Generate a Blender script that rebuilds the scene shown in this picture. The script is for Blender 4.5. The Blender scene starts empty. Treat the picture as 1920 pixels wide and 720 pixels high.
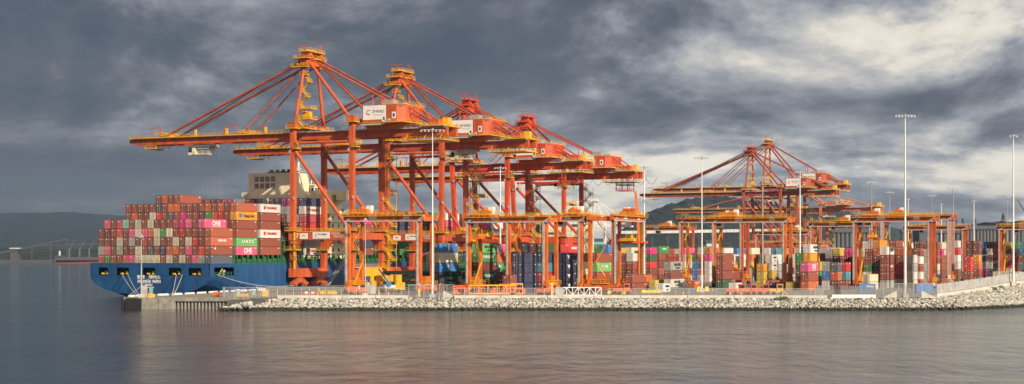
import bpy, bmesh, math, random
from mathutils import Vector, Matrix
from mathutils.bvhtree import BVHTree
R = math.radians
rnd = random.Random(7)
scene = bpy.context.scene
COL = scene.collection
CAMZ = 13.9; F = 3000.0; HZ = 478.0
TH = R(65); CU, SU = math.cos(TH), math.sin(TH)
OX, OY = -97.0, 515.0
QZ = 3.0

# ------------------------------------------------------------------ frames
def uv(t, k, z=0.0):            # along-quay t, landward k
    return Vector((OX + CU*t + SU*k, OY + SU*t - CU*k, z))
def t_at(px, k):
    a = (px-960)/F
    return (a*(OY-CU*k) - OX - SU*k)/(CU - SU*a)
def at(px, d, z=QZ):
    return Vector(((px-960)*d/F, d, z))
def gd(py, z=QZ):               # distance at which height z shows at row py
    return (CAMZ-z)*F/(py-HZ)
def proj(p):
    return 960+F*p.x/p.y, HZ-F*(p.z-CAMZ)/p.y

# ------------------------------------------------------------------ materials
def nmat(name):
    m = bpy.data.materials.new(name); m.use_nodes = True
    nt = m.node_tree; return m, nt, nt.nodes['Principled BSDF']
def mat(name, col, rough=.55, metal=0.0, var=.25, scale=.6, bump=0.0, streak=0.0, spec=.4, rust=0.0):
    m, nt, b = nmat(name)
    n = nt.nodes; l = nt.links
    b.inputs['Roughness'].default_value = rough; b.inputs['Metallic'].default_value = metal
    b.inputs['Specular IOR Level'].default_value = spec
    g = n.new('ShaderNodeNewGeometry')
    mp = n.new('ShaderNodeMapping'); mp.inputs['Scale'].default_value = (1, 1, .35 if streak else 1)
    l.new(g.outputs['Position'], mp.inputs['Vector'])
    nz = n.new('ShaderNodeTexNoise'); nz.inputs['Scale'].default_value = scale; nz.inputs['Detail'].default_value = 5
    l.new(mp.outputs['Vector'], nz.inputs['Vector'])
    r = n.new('ShaderNodeValToRGB'); cr = r.color_ramp
    lo = [c*(1-var) for c in col[:3]]; hi = [min(1, c*(1+var*.6)) for c in col[:3]]
    cr.elements[0].position = .3; cr.elements[0].color = (*lo, 1)
    cr.elements[1].position = .7; cr.elements[1].color = (*hi, 1)
    l.new(nz.outputs['Fac'], r.inputs['Fac']); l.new(r.outputs['Color'], b.inputs['Base Color'])
    if rust:
        m2 = n.new('ShaderNodeMapping'); m2.inputs['Scale'].default_value = (1, 1, .16); l.new(g.outputs['Position'], m2.inputs['Vector'])
        z2 = n.new('ShaderNodeTexNoise'); z2.inputs['Scale'].default_value = .95; z2.inputs['Detail'].default_value = 7; z2.inputs['Roughness'].default_value = .7; l.new(m2.outputs[0], z2.inputs['Vector'])
        r2 = n.new('ShaderNodeMapRange'); r2.inputs['From Min'].default_value = .50; r2.inputs['From Max'].default_value = .72; r2.inputs['To Max'].default_value = rust; l.new(z2.outputs['Fac'], r2.inputs['Value'])
        x2 = n.new('ShaderNodeMix'); x2.data_type = 'RGBA'; l.new(r2.outputs[0], x2.inputs['Factor']); l.new(r.outputs['Color'], x2.inputs['A']); x2.inputs['B'].default_value = (.13, .055, .035, 1)
        l.new(x2.outputs['Result'], b.inputs['Base Color'])
    if bump:
        bp = n.new('ShaderNodeBump'); bp.inputs['Strength'].default_value = bump; bp.inputs['Distance'].default_value = .1
        l.new(nz.outputs['Fac'], bp.inputs['Height']); l.new(bp.outputs['Normal'], b.inputs['Normal'])
    return m
def paint_mat(name, attr=None):
    m, nt, b = nmat(name); n = nt.nodes; l = nt.links
    if attr:
        c = n.new('ShaderNodeAttribute'); c.attribute_name = attr; co = c.outputs['Color']
    else:
        c = n.new('ShaderNodeObjectInfo'); co = c.outputs['Color']
    g = n.new('ShaderNodeNewGeometry')
    mp = n.new('ShaderNodeMapping'); mp.inputs['Scale'].default_value = (1, 1, .3)
    l.new(g.outputs['Position'], mp.inputs['Vector'])
    nz = n.new('ShaderNodeTexNoise'); nz.inputs['Scale'].default_value = 1.3; nz.inputs['Detail'].default_value = 6; nz.inputs['Roughness'].default_value = .7
    l.new(mp.outputs['Vector'], nz.inputs['Vector'])
    r = n.new('ShaderNodeMapRange'); r.inputs['From Min'].default_value = .35; r.inputs['From Max'].default_value = .7
    r.inputs['To Min'].default_value = 0; r.inputs['To Max'].default_value = .45
    l.new(nz.outputs['Fac'], r.inputs['Value'])
    mx = n.new('ShaderNodeMix'); mx.data_type = 'RGBA'; l.new(r.outputs['Result'], mx.inputs['Factor'])
    l.new(co, mx.inputs['A'])
    mx.inputs['B'].default_value = (.16, .11, .085, 1)
    l.new(mx.outputs['Result'], b.inputs['Base Color'])
    b.inputs['Roughness'].default_value = .55; b.inputs['Specular IOR Level'].default_value = .3
    return m
M = {}
M['cont'] = paint_mat('container_paint'); M['contc'] = paint_mat('container_paint_mass', 'Col')
M['mark'] = mat('white_marking', (.75, .74, .7), var=.1)
M['ymark'] = mat('yellow_marking', (.75, .5, .06), var=.1)
M['bar'] = mat('locking_bar_steel', (.33, .28, .26), .5)
M['or1'] = mat('crane_orange', (.56, .105, .032), .5, var=.30, scale=.45, streak=1, rust=0.6)
M['or1b'] = mat('crane_orange_worn', (.52, .088, .032), .55, var=.34, scale=.4, streak=1, rust=0.7)
M['or2'] = mat('crane_red_orange', (.60, .075, .022), .5, var=.30, scale=.45, streak=1, rust=0.7)
M['or3'] = mat('crane_weathered_hazed_red', (.42, .075, .04), .6, var=.30, scale=.45, streak=1, rust=0.8)  # rust streaks over a red with distance haze mixed into the colour
M['or4'] = mat('crane_hazed_pink', (.52, .16, .10), .6, var=.2, scale=.25, streak=1, rust=0.6)  # pink tone carries the distance haze in its base colour
M['pinkleg'] = mat('faded_pink_paint', (.52, .27, .22), .6, var=.2, rust=0.6)
M['rtg'] = mat('yard_crane_orange', (.66, .15, .025), .5, var=.34, scale=.8, streak=1, rust=0.7)
M['rtg2'] = mat('yard_crane_red_orange', (.50, .095, .03), .55, var=.36, scale=.8, streak=1, rust=0.8)
M['yel'] = mat('safety_yellow', (.75, .40, .02), .5, var=.2, scale=.8, rust=0.5)
M['yelp'] = mat('faded_yellow', (.70, .46, .12), .5, var=.2, scale=.8)
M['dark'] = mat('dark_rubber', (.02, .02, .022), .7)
M['duct'] = mat('weathered_duct_grey', (.40, .38, .36), .6, var=.3, scale=1.2)
M['grey'] = mat('grey_steel', (.33, .33, .33), .5)
M['lgrey'] = mat('light_grey_galvanised', (.42, .42, .41), .45)
M['white'] = mat('white_paint', (.78, .77, .74), .45, var=.06)
M['louv'] = mat('louvre_paint', (.26, .24, .19), .6)
M['cream'] = mat('ship_cream_paint', (.84, .75, .53), .5, var=.1, scale=.2, streak=1, rust=0.22)
M['hull'] = mat('hull_blue_paint', (.013, .080, .215), .38, var=.30, scale=.4, streak=1, rust=0.35)
M['green'] = mat('ship_deck_green', (.03, .15, .06), .6, var=.25)
M['glass'] = mat('dark_glass', (.03, .04, .05), .1)
M['conc'] = mat('concrete', (.25, .235, .20), .85, var=.4, scale=.7, bump=.3)
M['concw'] = mat('pale_concrete', (.56, .53, .46), .85, var=.18, scale=.4, bump=.2)
M['concd'] = mat('dark_stained_concrete', (.10, .095, .085), .9, var=.4, scale=.8)
M['rope'] = mat('mooring_rope', (.55, .52, .45), .9)
M['cable'] = mat('black_cable', (.04, .04, .045), .6)
M['blue'] = mat('blue_paint', (.06, .2, .5), .5)
M['redp'] = mat('red_paint', (.55, .05, .03), .5)
M['orr'] = mat('lifeboat_orange', (.85, .13, .03), .4)
M['black'] = mat('black_paint', (.02, .02, .02), .5)
M['fgrey'] = mat('distant_grey', (.07, .07, .075), .8)
M['fwhite'] = mat('distant_white', (.6, .6, .58), .8)
M['fred'] = mat('distant_hull_red', (.2, .05, .05), .8)
M['tblue'] = mat('teal_blue_paint', (.2, .42, .45), .6)

# ------------------------------------------------------------------ mesh building
class MB:
    def __init__(s): s.v = []; s.f = []; s.m = []
    def add(s, vs, fs, mi=0):
        o = len(s.v); s.v += [tuple(p) for p in vs]; s.f += [tuple(i+o for i in f) for f in fs]; s.m += [mi]*len(fs)
    def box(s, x0, y0, z0, x1, y1, z1, mi=0):
        if x0 > x1: x0, x1 = x1, x0
        if y0 > y1: y0, y1 = y1, y0
        if z0 > z1: z0, z1 = z1, z0
        s.add([(x0,y0,z0),(x1,y0,z0),(x1,y1,z0),(x0,y1,z0),(x0,y0,z1),(x1,y0,z1),(x1,y1,z1),(x0,y1,z1)],
              [(3,2,1,0),(4,5,6,7),(0,1,5,4),(1,2,6,5),(2,3,7,6),(3,0,4,7)], mi)
        return s
    def beam(s, p, q, w, h=None, mi=0, up=(0,0,1), w2=None, h2=None):
        h = h or w; w2 = w2 or w; h2 = h2 or h
        p = Vector(p); q = Vector(q); d = (q-p).normalized(); u = Vector(up)
        if abs(d.dot(u)) > .98: u = Vector((0,1,0))
        a = d.cross(u).normalized(); b = a.cross(d).normalized(); vs = []
        for c, ww, hh in ((p, w, h), (q, w2, h2)):
            for i, j in ((-1,-1),(1,-1),(1,1),(-1,1)): vs.append(c + a*(i*ww/2) + b*(j*hh/2))
        s.add(vs, [(0,1,2,3),(7,6,5,4),(1,0,4,5),(2,1,5,6),(3,2,6,7),(0,3,7,4)], mi); return s
    def tube(s, p, q, r, n=8, mi=0, r2=None):
        p = Vector(p); q = Vector(q); r2 = r if r2 is None else r2
        d = (q-p).normalized(); u = Vector((0,0,1)) if abs(d.z) < .98 else Vector((1,0,0))
        a = d.cross(u).normalized(); b = a.cross(d)
        vs = [p + (a*math.cos(2*math.pi*i/n)+b*math.sin(2*math.pi*i/n))*r for i in range(n)]
        vs += [q + (a*math.cos(2*math.pi*i/n)+b*math.sin(2*math.pi*i/n))*r2 for i in range(n)]
        s.add(vs, [(i, i+n, (i+1)%n+n, (i+1)%n) for i in range(n)] + [tuple(range(n)), tuple(range(2*n-1, n-1, -1))], mi); return s
    def path(s, pts, r, n=5, mi=0):
        for a, b in zip(pts, pts[1:]): s.tube(a, b, r, n, mi)
        return s
    def rail(s, p, q, h=1.15, step=2.2, th=.075, mi=0, toe=True):
        p = Vector(p); q = Vector(q); L = (q-p).length; n = max(1, round(L/step))
        for i in range(n+1):
            c = p.lerp(q, i/n); s.beam(c, c+Vector((0,0,h)), th, th, mi)
        for hh in (h, h*.55): s.beam(p+Vector((0,0,hh)), q+Vector((0,0,hh)), th, th, mi)
        if toe: s.beam(p+Vector((0,0,.1)), q+Vector((0,0,.1)), .05, .2, mi)
        return s
    def deck(s, x0, y0, x1, y1, z, mi=0, rails='xXyY', step=2.2):
        s.box(x0, y0, z-.12, x1, y1, z, mi)
        if 'x' in rails: s.rail((x0,y0,z),(x0,y1,z), step=step, mi=mi)
        if 'X' in rails: s.rail((x1,y0,z),(x1,y1,z), step=step, mi=mi)
        if 'y' in rails: s.rail((x0,y0,z),(x1,y0,z), step=step, mi=mi)
        if 'Y' in rails: s.rail((x0,y1,z),(x1,y1,z), step=step, mi=mi)
        return s
    def mesh(s, name, mats):
        me = bpy.data.meshes.new(name); me.from_pydata(s.v, [], s.f)
        for k in mats: me.materials.append(M[k] if isinstance(k, str) else k)
        if len(mats) > 1: me.polygons.foreach_set('material_index', s.m)
        me.update(); return me
def obj(name, mb, mats, parent=None, loc=None, rz=0.0, smooth=False):
    me = mb.mesh(name, mats) if isinstance(mb, MB) else mb
    o = bpy.data.objects.new(name, me); COL.objects.link(o)
    if parent: o.parent = parent
    if loc is not None: o.location = loc
    o.rotation_euler = (0, 0, rz)
    if smooth:
        for p in me.polygons: p.use_smooth = True
    return o
def tag(o, label=None, cat=None, group=None, kind=None):
    if label: o['label'] = label
    if cat: o['category'] = cat
    if group: o['group'] = group
    if kind: o['kind'] = kind
    return o
def thing(name, label, cat, loc=(0,0,0), rz=0.0, group=None):
    o = bpy.data.objects.new(name, None); COL.objects.link(o); o.location = loc; o.rotation_euler = (0, 0, rz)
    o.empty_display_size = .5
    return tag(o, label, cat, group)
_txt = {}
def text_mesh(body, size, matk, bold=.0, depth=.02, width=None):
    key = (body, size, matk, bold, width)
    if key in _txt: return _txt[key]
    cu = bpy.data.curves.new('lettering', 'FONT'); cu.body = body; cu.size = size; cu.offset = bold; cu.extrude = depth
    cu.align_x = 'CENTER'; cu.align_y = 'CENTER'; cu.resolution_u = 3
    ob = bpy.data.objects.new('tmp_lettering', cu); COL.objects.link(ob)
    dg = bpy.context.evaluated_depsgraph_get(); dg.update()
    me = bpy.data.meshes.new_from_object(ob.evaluated_get(dg)); me.name = 'lettering'
    bpy.data.objects.remove(ob); bpy.data.curves.remove(cu)
    me.materials.clear(); me.materials.append(M[matk])
    if width and len(me.vertices):
        xs = [v.co.x for v in me.vertices]; w = max(xs)-min(xs)
        for v in me.vertices: v.co.x *= width/w
    _txt[key] = me; return me
def lettering(parent, body, size, matk, loc, face, bold=0.0, width=None, name='lettering'):
    o = bpy.data.objects.new(name, text_mesh(body, size, matk, bold, .02, width)); COL.objects.link(o); o.parent = parent; o.location = loc
    # face 's': plane facing local -y ; face 'e': plane facing local -x
    o.rotation_euler = (R(90), 0, 0) if face == 's' else (R(90), 0, R(-90)); return o

# ------------------------------------------------------------------ camera, light, world
cd = bpy.data.cameras.new('camera'); cam = bpy.data.objects.new('camera', cd); COL.objects.link(cam)
cam.location = (0, 0, CAMZ); cam.rotation_euler = (R(90), 0, 0)
cd.sensor_width = 36; cd.lens = 36*F/1920; cd.shift_y = (HZ-360)/1920; cd.clip_start = 1; cd.clip_end = 60000
scene.camera = cam
SE = R(28)
SD = Vector((.574*math.cos(SE), -.819*math.cos(SE), math.sin(SE))).normalized()
ld = bpy.data.lights.new('sun', 'SUN'); ld.energy = 5.0; ld.angle = R(.6); ld.color = (1, .85, .67)
lo = bpy.data.objects.new('sun', ld); COL.objects.link(lo); lo.rotation_euler = SD.to_track_quat('Z', 'Y').to_euler()
w = bpy.data.worlds.new('World'); scene.world = w; w.use_nodes = True
nt = w.node_tree; N = nt.nodes; L = nt.links; N.clear()
out = N.new('ShaderNodeOutputWorld'); bgs = N.new('ShaderNodeBackground'); bgc = N.new('ShaderNodeBackground')
sky = N.new('ShaderNodeTexSky'); sky.sky_type = 'NISHITA'; sky.sun_disc = False
sky.sun_elevation = SE; sky.sun_rotation = math.atan2(SD.x, SD.y)
L.new(sky.outputs['Color'], bgs.inputs['Color']); bgs.inputs['Strength'].default_value = .10
def mth(op, a=None, b=None, c=None, clamp=False):
    m = N.new('ShaderNodeMath'); m.operation = op; m.use_clamp = clamp
    for i, x in enumerate((a, b, c)):
        if x is None: continue
        if isinstance(x, (int, float)): m.inputs[i].default_value = x
        else: L.new(x, m.inputs[i])
    return m.outputs[0]
def sm(x, a, b):
    m = N.new('ShaderNodeMapRange'); m.interpolation_type = 'SMOOTHSTEP'
    L.new(x, m.inputs['Value']); m.inputs['From Min'].default_value = a; m.inputs['From Max'].default_value = b
    m.inputs['To Min'].default_value = 0; m.inputs['To Max'].default_value = 1
    return m.outputs['Result']
SKYO = (13.0, 5.5, 2.3)
tc = N.new('ShaderNodeTexCoord'); sp = N.new('ShaderNodeSeparateXYZ'); L.new(tc.outputs['Generated'], sp.inputs[0])
X, Y, Z = sp.outputs
zz = mth('MAXIMUM', Z, 0.0)
zc = mth('MULTIPLY', mth('LOGARITHM', mth('ADD', zz, .05), math.e), 1.15)
cmb = N.new('ShaderNodeCombineXYZ')
L.new(mth('MULTIPLY', X, 3.3), cmb.inputs[0]); L.new(mth('MULTIPLY', Y, 3.3), cmb.inputs[1]); L.new(zc, cmb.inputs[2])
def noise(scale, detail, rough, off=(0,0,0), dist=0.0):
    mp = N.new('ShaderNodeMapping'); mp.inputs['Location'].default_value = off; L.new(cmb.outputs[0], mp.inputs['Vector'])
    n = N.new('ShaderNodeTexNoise'); n.inputs['Scale'].default_value = scale; n.inputs['Detail'].default_value = detail
    n.inputs['Roughness'].default_value = rough; n.inputs['Distortion'].default_value = dist
    L.new(mp.outputs[0], n.inputs['Vector']); return n.outputs['Fac']
n1 = noise(1.5, 10, .60, SKYO, .2)
n1b = noise(1.5, 10, .60, (SKYO[0]-.05, SKYO[1], SKYO[2]+.13), .2)
n2 = noise(.6, 3, .5, (9.1, 4.2, 0), 0)
nn = mth('ADD', mth('MULTIPLY', mth('SUBTRACT', n1, .5), .80), mth('MULTIPLY', mth('SUBTRACT', n2, .5), .55))
nn = mth('ADD', nn, mth('MULTIPLY', mth('SUBTRACT', n1, n1b), 1.75))
nn = mth('ADD', nn, mth('MULTIPLY', mth('SUBTRACT', sm(n1, .44, .55), .5), .15))
base = mth('ADD', mth('MULTIPLY', sm(X, -.18, .30), .12), .29)
# bright low band on the right, dark storm base low on the left, bright break up on the right
low = mth('MULTIPLY', mth('MULTIPLY', sm(X, -.30, .02), mth('SUBTRACT', 1.0, sm(Z, .055, .088))), .37)
storm = mth('MULTIPLY', mth('MULTIPLY', mth('SUBTRACT', 1.0, sm(X, -.17, -.02)), mth('SUBTRACT', 1.0, sm(Z, .05, .11))), -.46)
brk = mth('MULTIPLY', mth('MULTIPLY', sm(X, .10, .24), sm(Z, .085, .135)), .28)
back = mth('MULTIPLY', mth('SUBTRACT', 1.0, sm(Y, -.5, .5)), .15)
high = mth('MULTIPLY', sm(Z, .25, .8), .15)
val = nn
for q in (base, low, storm, brk, back, high): val = mth('ADD', val, q)
cr = N.new('ShaderNodeValToRGB'); L.new(val, cr.inputs['Fac']); e = cr.color_ramp.elements
e[0].position = 0; e[0].color = (.052, .060, .094, 1); e[1].position = 1; e[1].color = (.95, .88, .76, 1)
for p, c in ((.22, (.090, .098, .130, 1)), (.42, (.185, .188, .222, 1)), (.60, (.33, .34, .375, 1)), (.76, (.56, .54, .52, 1)), (.88, (.84, .77, .66, 1))):
    x = e.new(p); x.color = c
L.new(cr.outputs['Color'], bgc.inputs['Color']); bgc.inputs['Strength'].default_value = .84
mixs = N.new('ShaderNodeMixShader'); mixs.inputs[0].default_value = .95
L.new(bgs.outputs[0], mixs.inputs[1]); L.new(bgc.outputs[0], mixs.inputs[2]); L.new(mixs.outputs[0], out.inputs['Surface'])
vs = scene.view_settings; vs.view_transform = 'Standard'; vs.look = 'None'; vs.gamma = 1; vs.exposure = .22; vs.use_curve_mapping = False
scene.cycles.max_bounces = 5; scene.cycles.diffuse_bounces = 2; scene.cycles.glossy_bounces = 3
scene.cycles.transparent_max_bounces = 24; scene.cycles.volume_bounces = 0
scene.cycles.use_denoising = True

# ------------------------------------------------------------------ haze
hm = bpy.data.materials.new('air_haze'); hm.use_nodes = True; hn = hm.node_tree; hn.nodes.clear()
ho_ = hn.nodes.new('ShaderNodeOutputMaterial'); hv = hn.nodes.new('ShaderNodeVolumePrincipled'); hn.links.new(hv.outputs[0], ho_.inputs['Volume'])
hv.inputs['Color'].default_value = (.50, .70, .98, 1); hv.inputs['Density'].default_value = 3.2e-5; hv.inputs['Anisotropy'].default_value = 0
hme = bpy.data.meshes.new('haze'); hx = 9500
hme.from_pydata([(-hx,-1200,-8),(hx,-1200,-8),(hx,9000,-8),(-hx,9000,-8),(-hx,-1200,420),(hx,-1200,420),(hx,9000,420),(-hx,9000,420)], [], [(3,2,1,0),(4,5,6,7),(0,1,5,4),(1,2,6,5),(2,3,7,6),(3,0,4,7)])
hme.materials.append(hm); hob = bpy.data.objects.new('haze', hme); COL.objects.link(hob); hob['kind'] = 'stuff'; hob['label'] = 'thin blue grey haze over the harbour'
# ------------------------------------------------------------------ water and land
def water_mat():
    m, nt, b = nmat('sea_water'); n = nt.nodes; l = nt.links
    b.inputs['Base Color'].default_value = (.012, .036, .055, 1); b.inputs['Roughness'].default_value = .07
    b.inputs['IOR'].default_value = 1.33
    g = n.new('ShaderNodeNewGeometry')
    prev = None
    def bump(scale, sx, strength, dist, det=4, wind=False):
        nonlocal prev
        mp = n.new('ShaderNodeMapping'); mp.inputs['Scale'].default_value = (1, sx, 1); mp.inputs['Rotation'].default_value = (0, 0, R(4))
        l.new(g.outputs['Position'], mp.inputs['Vector'])
        z = n.new('ShaderNodeTexNoise'); z.inputs['Scale'].default_value = scale; z.inputs['Detail'].default_value = det; z.inputs['Roughness'].default_value = .62
        l.new(mp.outputs[0], z.inputs['Vector'])
        bp = n.new('ShaderNodeBump'); bp.inputs['Strength'].default_value = strength; bp.inputs['Distance'].default_value = dist
        l.new(z.outputs['Fac'], bp.inputs['Height'])
        if wind:
            mw_ = n.new('ShaderNodeMapping'); mw_.inputs['Scale'].default_value = (.35, 1, 1); l.new(g.outputs['Position'], mw_.inputs['Vector'])
            zw = n.new('ShaderNodeTexNoise'); zw.inputs['Scale'].default_value = .03; zw.inputs['Detail'].default_value = 4; l.new(mw_.outputs[0], zw.inputs['Vector'])
            rw = n.new('ShaderNodeMapRange'); rw.inputs['From Min'].default_value = .4; rw.inputs['From Max'].default_value = .6; rw.inputs['To Min'].default_value = .35; rw.inputs['To Max'].default_value = 1.0
            l.new(zw.outputs['Fac'], rw.inputs['Value']); l.new(rw.outputs[0], bp.inputs['Strength'])
        if prev: l.new(prev, bp.inputs['Normal'])
        prev = bp.outputs['Normal']
    bump(.02, 1, .4, 1.5, 3); bump(.05, .6, .6, 1.4, 3); bump(.32, .38, 1.0, .80, 6, True); bump(1.4, .5, 1.0, .13, 4)
    l.new(prev, b.inputs['Normal'])
    return m
M['water'] = water_mat()
wm = MB(); wm.add([(-9000, -1000, 0), (9000, -1000, 0), (9000, 8900, 0), (-9000, 8900, 0)], [(0,1,2,3)])
tag(obj('water', wm, ['water']), kind='structure')

# front crest line of the terminal (px, distance, crest height)
crest_px = [(236, 409, 3), (329, 409, 3), (430, 409, 3), (560, 408, 3), (800, 408, 3), (1100, 408, 3), (1400, 408, 3), (1600, 407, 3), (1690, 408, 3.0),
            (1750, 411, 3.3), (1800, 422, 3.9), (1850, 437, 4.7), (1900, 458, 5.6), (1950, 485, 6.2), (2050, 560, 6.4), (2200, 760, 6.0)]
def _smooth(pts):
    out = list(pts[:6])
    for i in range(6, len(pts)-1):
        p0, p1, p2, p3 = pts[i-1], pts[i], pts[i+1], pts[min(i+2, len(pts)-1)]
        for q in range(5):
            t = q/5; out.append(tuple(.5*((2*b)+(-a+c)*t+(2*a-5*b+4*c-d)*t*t+(-a+3*b-3*c+d)*t**3) for a, b, c, d in zip(p0, p1, p2, p3)))
    out.append(pts[-1]); return out
crest_px = _smooth(crest_px)
crest = [at(p, d, z) for p, d, z in crest_px]
backs = [uv(-68, 40), uv(-37, 33.4), uv(-15, 31), uv(12, 9), uv(22, 2.6), uv(1500, 2.6)]
back_pts = [Vector((p.x, p.y, QZ)) for p in backs] + [Vector((700, 2600, QZ)), Vector((3000, 2600, QZ)), Vector((1200, 1300, QZ))]
inner = [Vector((p.x, p.y+ (1.0 if z <= 3 else 1.0+(z-3)*2.2), QZ)) for p, (_, _, z) in zip(crest, crest_px)]
g = MB()
ring = [at(232, 409)] + inner + list(reversed(back_pts)) + [at(228, 415)]
def ground_mat():
    m, nt, b = nmat('yard_asphalt'); n = nt.nodes; l = nt.links
    ge = n.new('ShaderNodeNewGeometry')
    z1 = n.new('ShaderNodeTexNoise'); z1.inputs['Scale'].default_value = .05; z1.inputs['Detail'].default_value = 8; z1.inputs['Roughness'].default_value = .65
    l.new(ge.outputs['Position'], z1.inputs['Vector'])
    r = n.new('ShaderNodeValToRGB'); r.color_ramp.elements[0].position = .3; r.color_ramp.elements[0].color = (.11, .105, .10, 1)
    r.color_ramp.elements[1].position = .7; r.color_ramp.elements[1].color = (.24, .225, .205, 1)
    l.new(z1.outputs['Fac'], r.inputs['Fac']); l.new(r.outputs['Color'], b.inputs['Base Color']); b.inputs['Roughness'].default_value = .85
    return m
M['ground'] = ground_mat()
def poly_ground(pts, mname, name):
    bm = bmesh.new(); vv = [bm.verts.new(p) for p in pts]; f = bm.faces.new(vv)
    if f.normal.z < 0: f.normal_flip()
    f.normal_update()
    bmesh.ops.triangulate(bm, faces=[f])
    # side skirts
    low = [bm.verts.new((p[0], p[1], -3)) for p in pts]
    for i in range(len(pts)):
        j = (i+1) % len(pts); bm.faces.new((vv[i], low[i], low[j], vv[j]))
    bmesh.ops.recalc_face_normals(bm, faces=bm.faces)
    me = bpy.data.meshes.new(name); bm.to_mesh(me); bm.free(); me.materials.append(M[mname])
    o = bpy.data.objects.new(name, me); COL.objects.link(o); return tag(o, kind='structure')
poly_ground(ring, 'ground', 'ground')
# painted lines on the yard
mk = MB()
for py, x0, x1 in ((541, 1330, 1500), (547, 1290, 1480), (538, 1280, 1340), (533, 1400, 1470)):
    a = at(x0, gd(py)); c = at(x1, gd(py-3)); d = Vector((.0, .35, 0))
    mk.add([a-d+Vector((0,0,.004)), c-d+Vector((0,0,.004)), c+d+Vector((0,0,.004)), a+d+Vector((0,0,.004))], [(0,1,2,3)])
tag(obj('road_marking', mk, ['mark']), kind='structure')

# ---- rock armour
def rock_mat():
    m, nt, b = nmat('armour_rock'); n = nt.nodes; l = nt.links
    ge = n.new('ShaderNodeNewGeometry')
    at_ = n.new('ShaderNodeAttribute'); at_.attribute_name = 'Col'
    sp = n.new('ShaderNodeSeparateXYZ'); l.new(ge.outputs['Position'], sp.inputs[0])
    nz = n.new('ShaderNodeTexNoise'); nz.inputs['Scale'].default_value = 1.1; nz.inputs['Detail'].default_value = 6
    l.new(ge.outputs['Position'], nz.inputs['Vector'])
    ad = n.new('ShaderNodeMath'); ad.operation = 'MULTIPLY_ADD'; l.new(nz.outputs['Fac'], ad.inputs[0]); ad.inputs[1].default_value = -.7; l.new(sp.outputs[2], ad.inputs[2])
    mr = n.new('ShaderNodeMapRange'); mr.inputs['From Min'].default_value = .25; mr.inputs['From Max'].default_value = .55
    l.new(ad.outputs[0], mr.inputs['Value'])
    mx = n.new('ShaderNodeMix'); mx.data_type = 'RGBA'; mx.inputs['A'].default_value = (.028, .03, .018, 1)
    l.new(mr.outputs['Result'], mx.inputs['Factor']); l.new(at_.outputs['Color'], mx.inputs['B'])
    l.new(mx.outputs['Result'], b.inputs['Base Color']); b.inputs['Roughness'].default_value = .9
    return m
M['rock'] = rock_mat()
def ico():
    bm = bmesh.new(); bmesh.ops.create_icosphere(bm, subdivisions=1, radius=1)
    v = [x.co.copy() for x in bm.verts]; f = [tuple(y.index for y in x.verts) for x in bm.faces]; bm.free(); return v, f
IV, IF = ico()
def rock(mb, cols, c, s, tint=None):
    rot = Matrix.Rotation(rnd.uniform(0, 6.3), 3, 'Z') @ Matrix.Rotation(rnd.uniform(0, 6.3), 3, 'X')
    sc = Vector((rnd.uniform(.7, 1.4), rnd.uniform(.6, 1.2), rnd.uniform(.5, 1.0)))*s
    vs = []
    for p in IV:
        q = p*rnd.uniform(.72, 1.18); q = Vector((q.x*sc.x, q.y*sc.y, q.z*sc.z)); vs.append(c + rot @ q)
    mb.add(vs, IF); k = rnd.uniform(.30, .54) if rnd.random() > .14 else rnd.uniform(.14, .26)
    w_ = rnd.uniform(-.02, .04)
    cols.extend([(k+w_*.5, k*.97, k*.88-w_, 1)]*len(IF))
def colour_faces(me, cols):
    a = me.color_attributes.new('Col', 'FLOAT_COLOR', 'CORNER'); buf = []
    for p in me.polygons: buf.extend(list(cols[p.index])*p.loop_total)
    a.data.foreach_set('color', buf)
rm = MB(); rc = []
under = MB()
cl = [(p, z) for p, z in zip(crest, [c[2] for c in crest_px])][2:-9]
for i in range(len(cl)-1):
    (a, za), (b_, zb) = cl[i], cl[i+1]
    n = max(2, int((b_-a).length/.55)); dirn = (b_-a).normalized(); nrm = Vector((dirn.y, -dirn.x, 0)).normalized()
    if nrm.y > 0: nrm = -nrm
    run = 11.0
    under.add([a+Vector((0,.8,-.2)), b_+Vector((0,.8,-.2)), b_+nrm*run+Vector((0,0,-zb-1.2)), a+nrm*run+Vector((0,0,-za-1.2))], [(0,1,2,3)])
    for j in range(n):
        p = a.lerp(b_, (j+.5)/n); z = za+(zb-za)*(j+.5)/n
        rows = 23 if z < 3.5 else 28
        lft = max(0, min(1, ((p.x - crest[2].x)/12)))
        for k in range(rows):
            f = (k+rnd.uniform(-.3, .3))/(rows-1); zr = z-.35-f*(z+.2)
            if lft < 1: zr = zr*(.25+.75*lft)
            c = p + nrm*(f*10.2*(z/3*.6+.4)-.3) + dirn*rnd.uniform(-.4, .4); c.z = zr+rnd.uniform(-.15, .15)
            rock(rm, rc, c, rnd.choice((.24, .28, .34, .42, .55)))
# rocks tumbling out under the pier head
for _ in range(120):
    x = rnd.uniform(415, 470); c = at(x, rnd.uniform(398, 406), 0); c.z = (x-415)/55*2.0*rnd.random()**.7
    rock(rm, rc, c, rnd.uniform(.5, 1.0))
me = rm.mesh('riprap_rocks', ['rock']); colour_faces(me, rc)
tag(obj('riprap_rocks', me, None), 'pale grey armour rocks sloping down to the water along the terminal edge', None, kind='stuff')
uo = obj('embankment', under, ['concd']); tag(uo, kind='structure')

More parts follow.
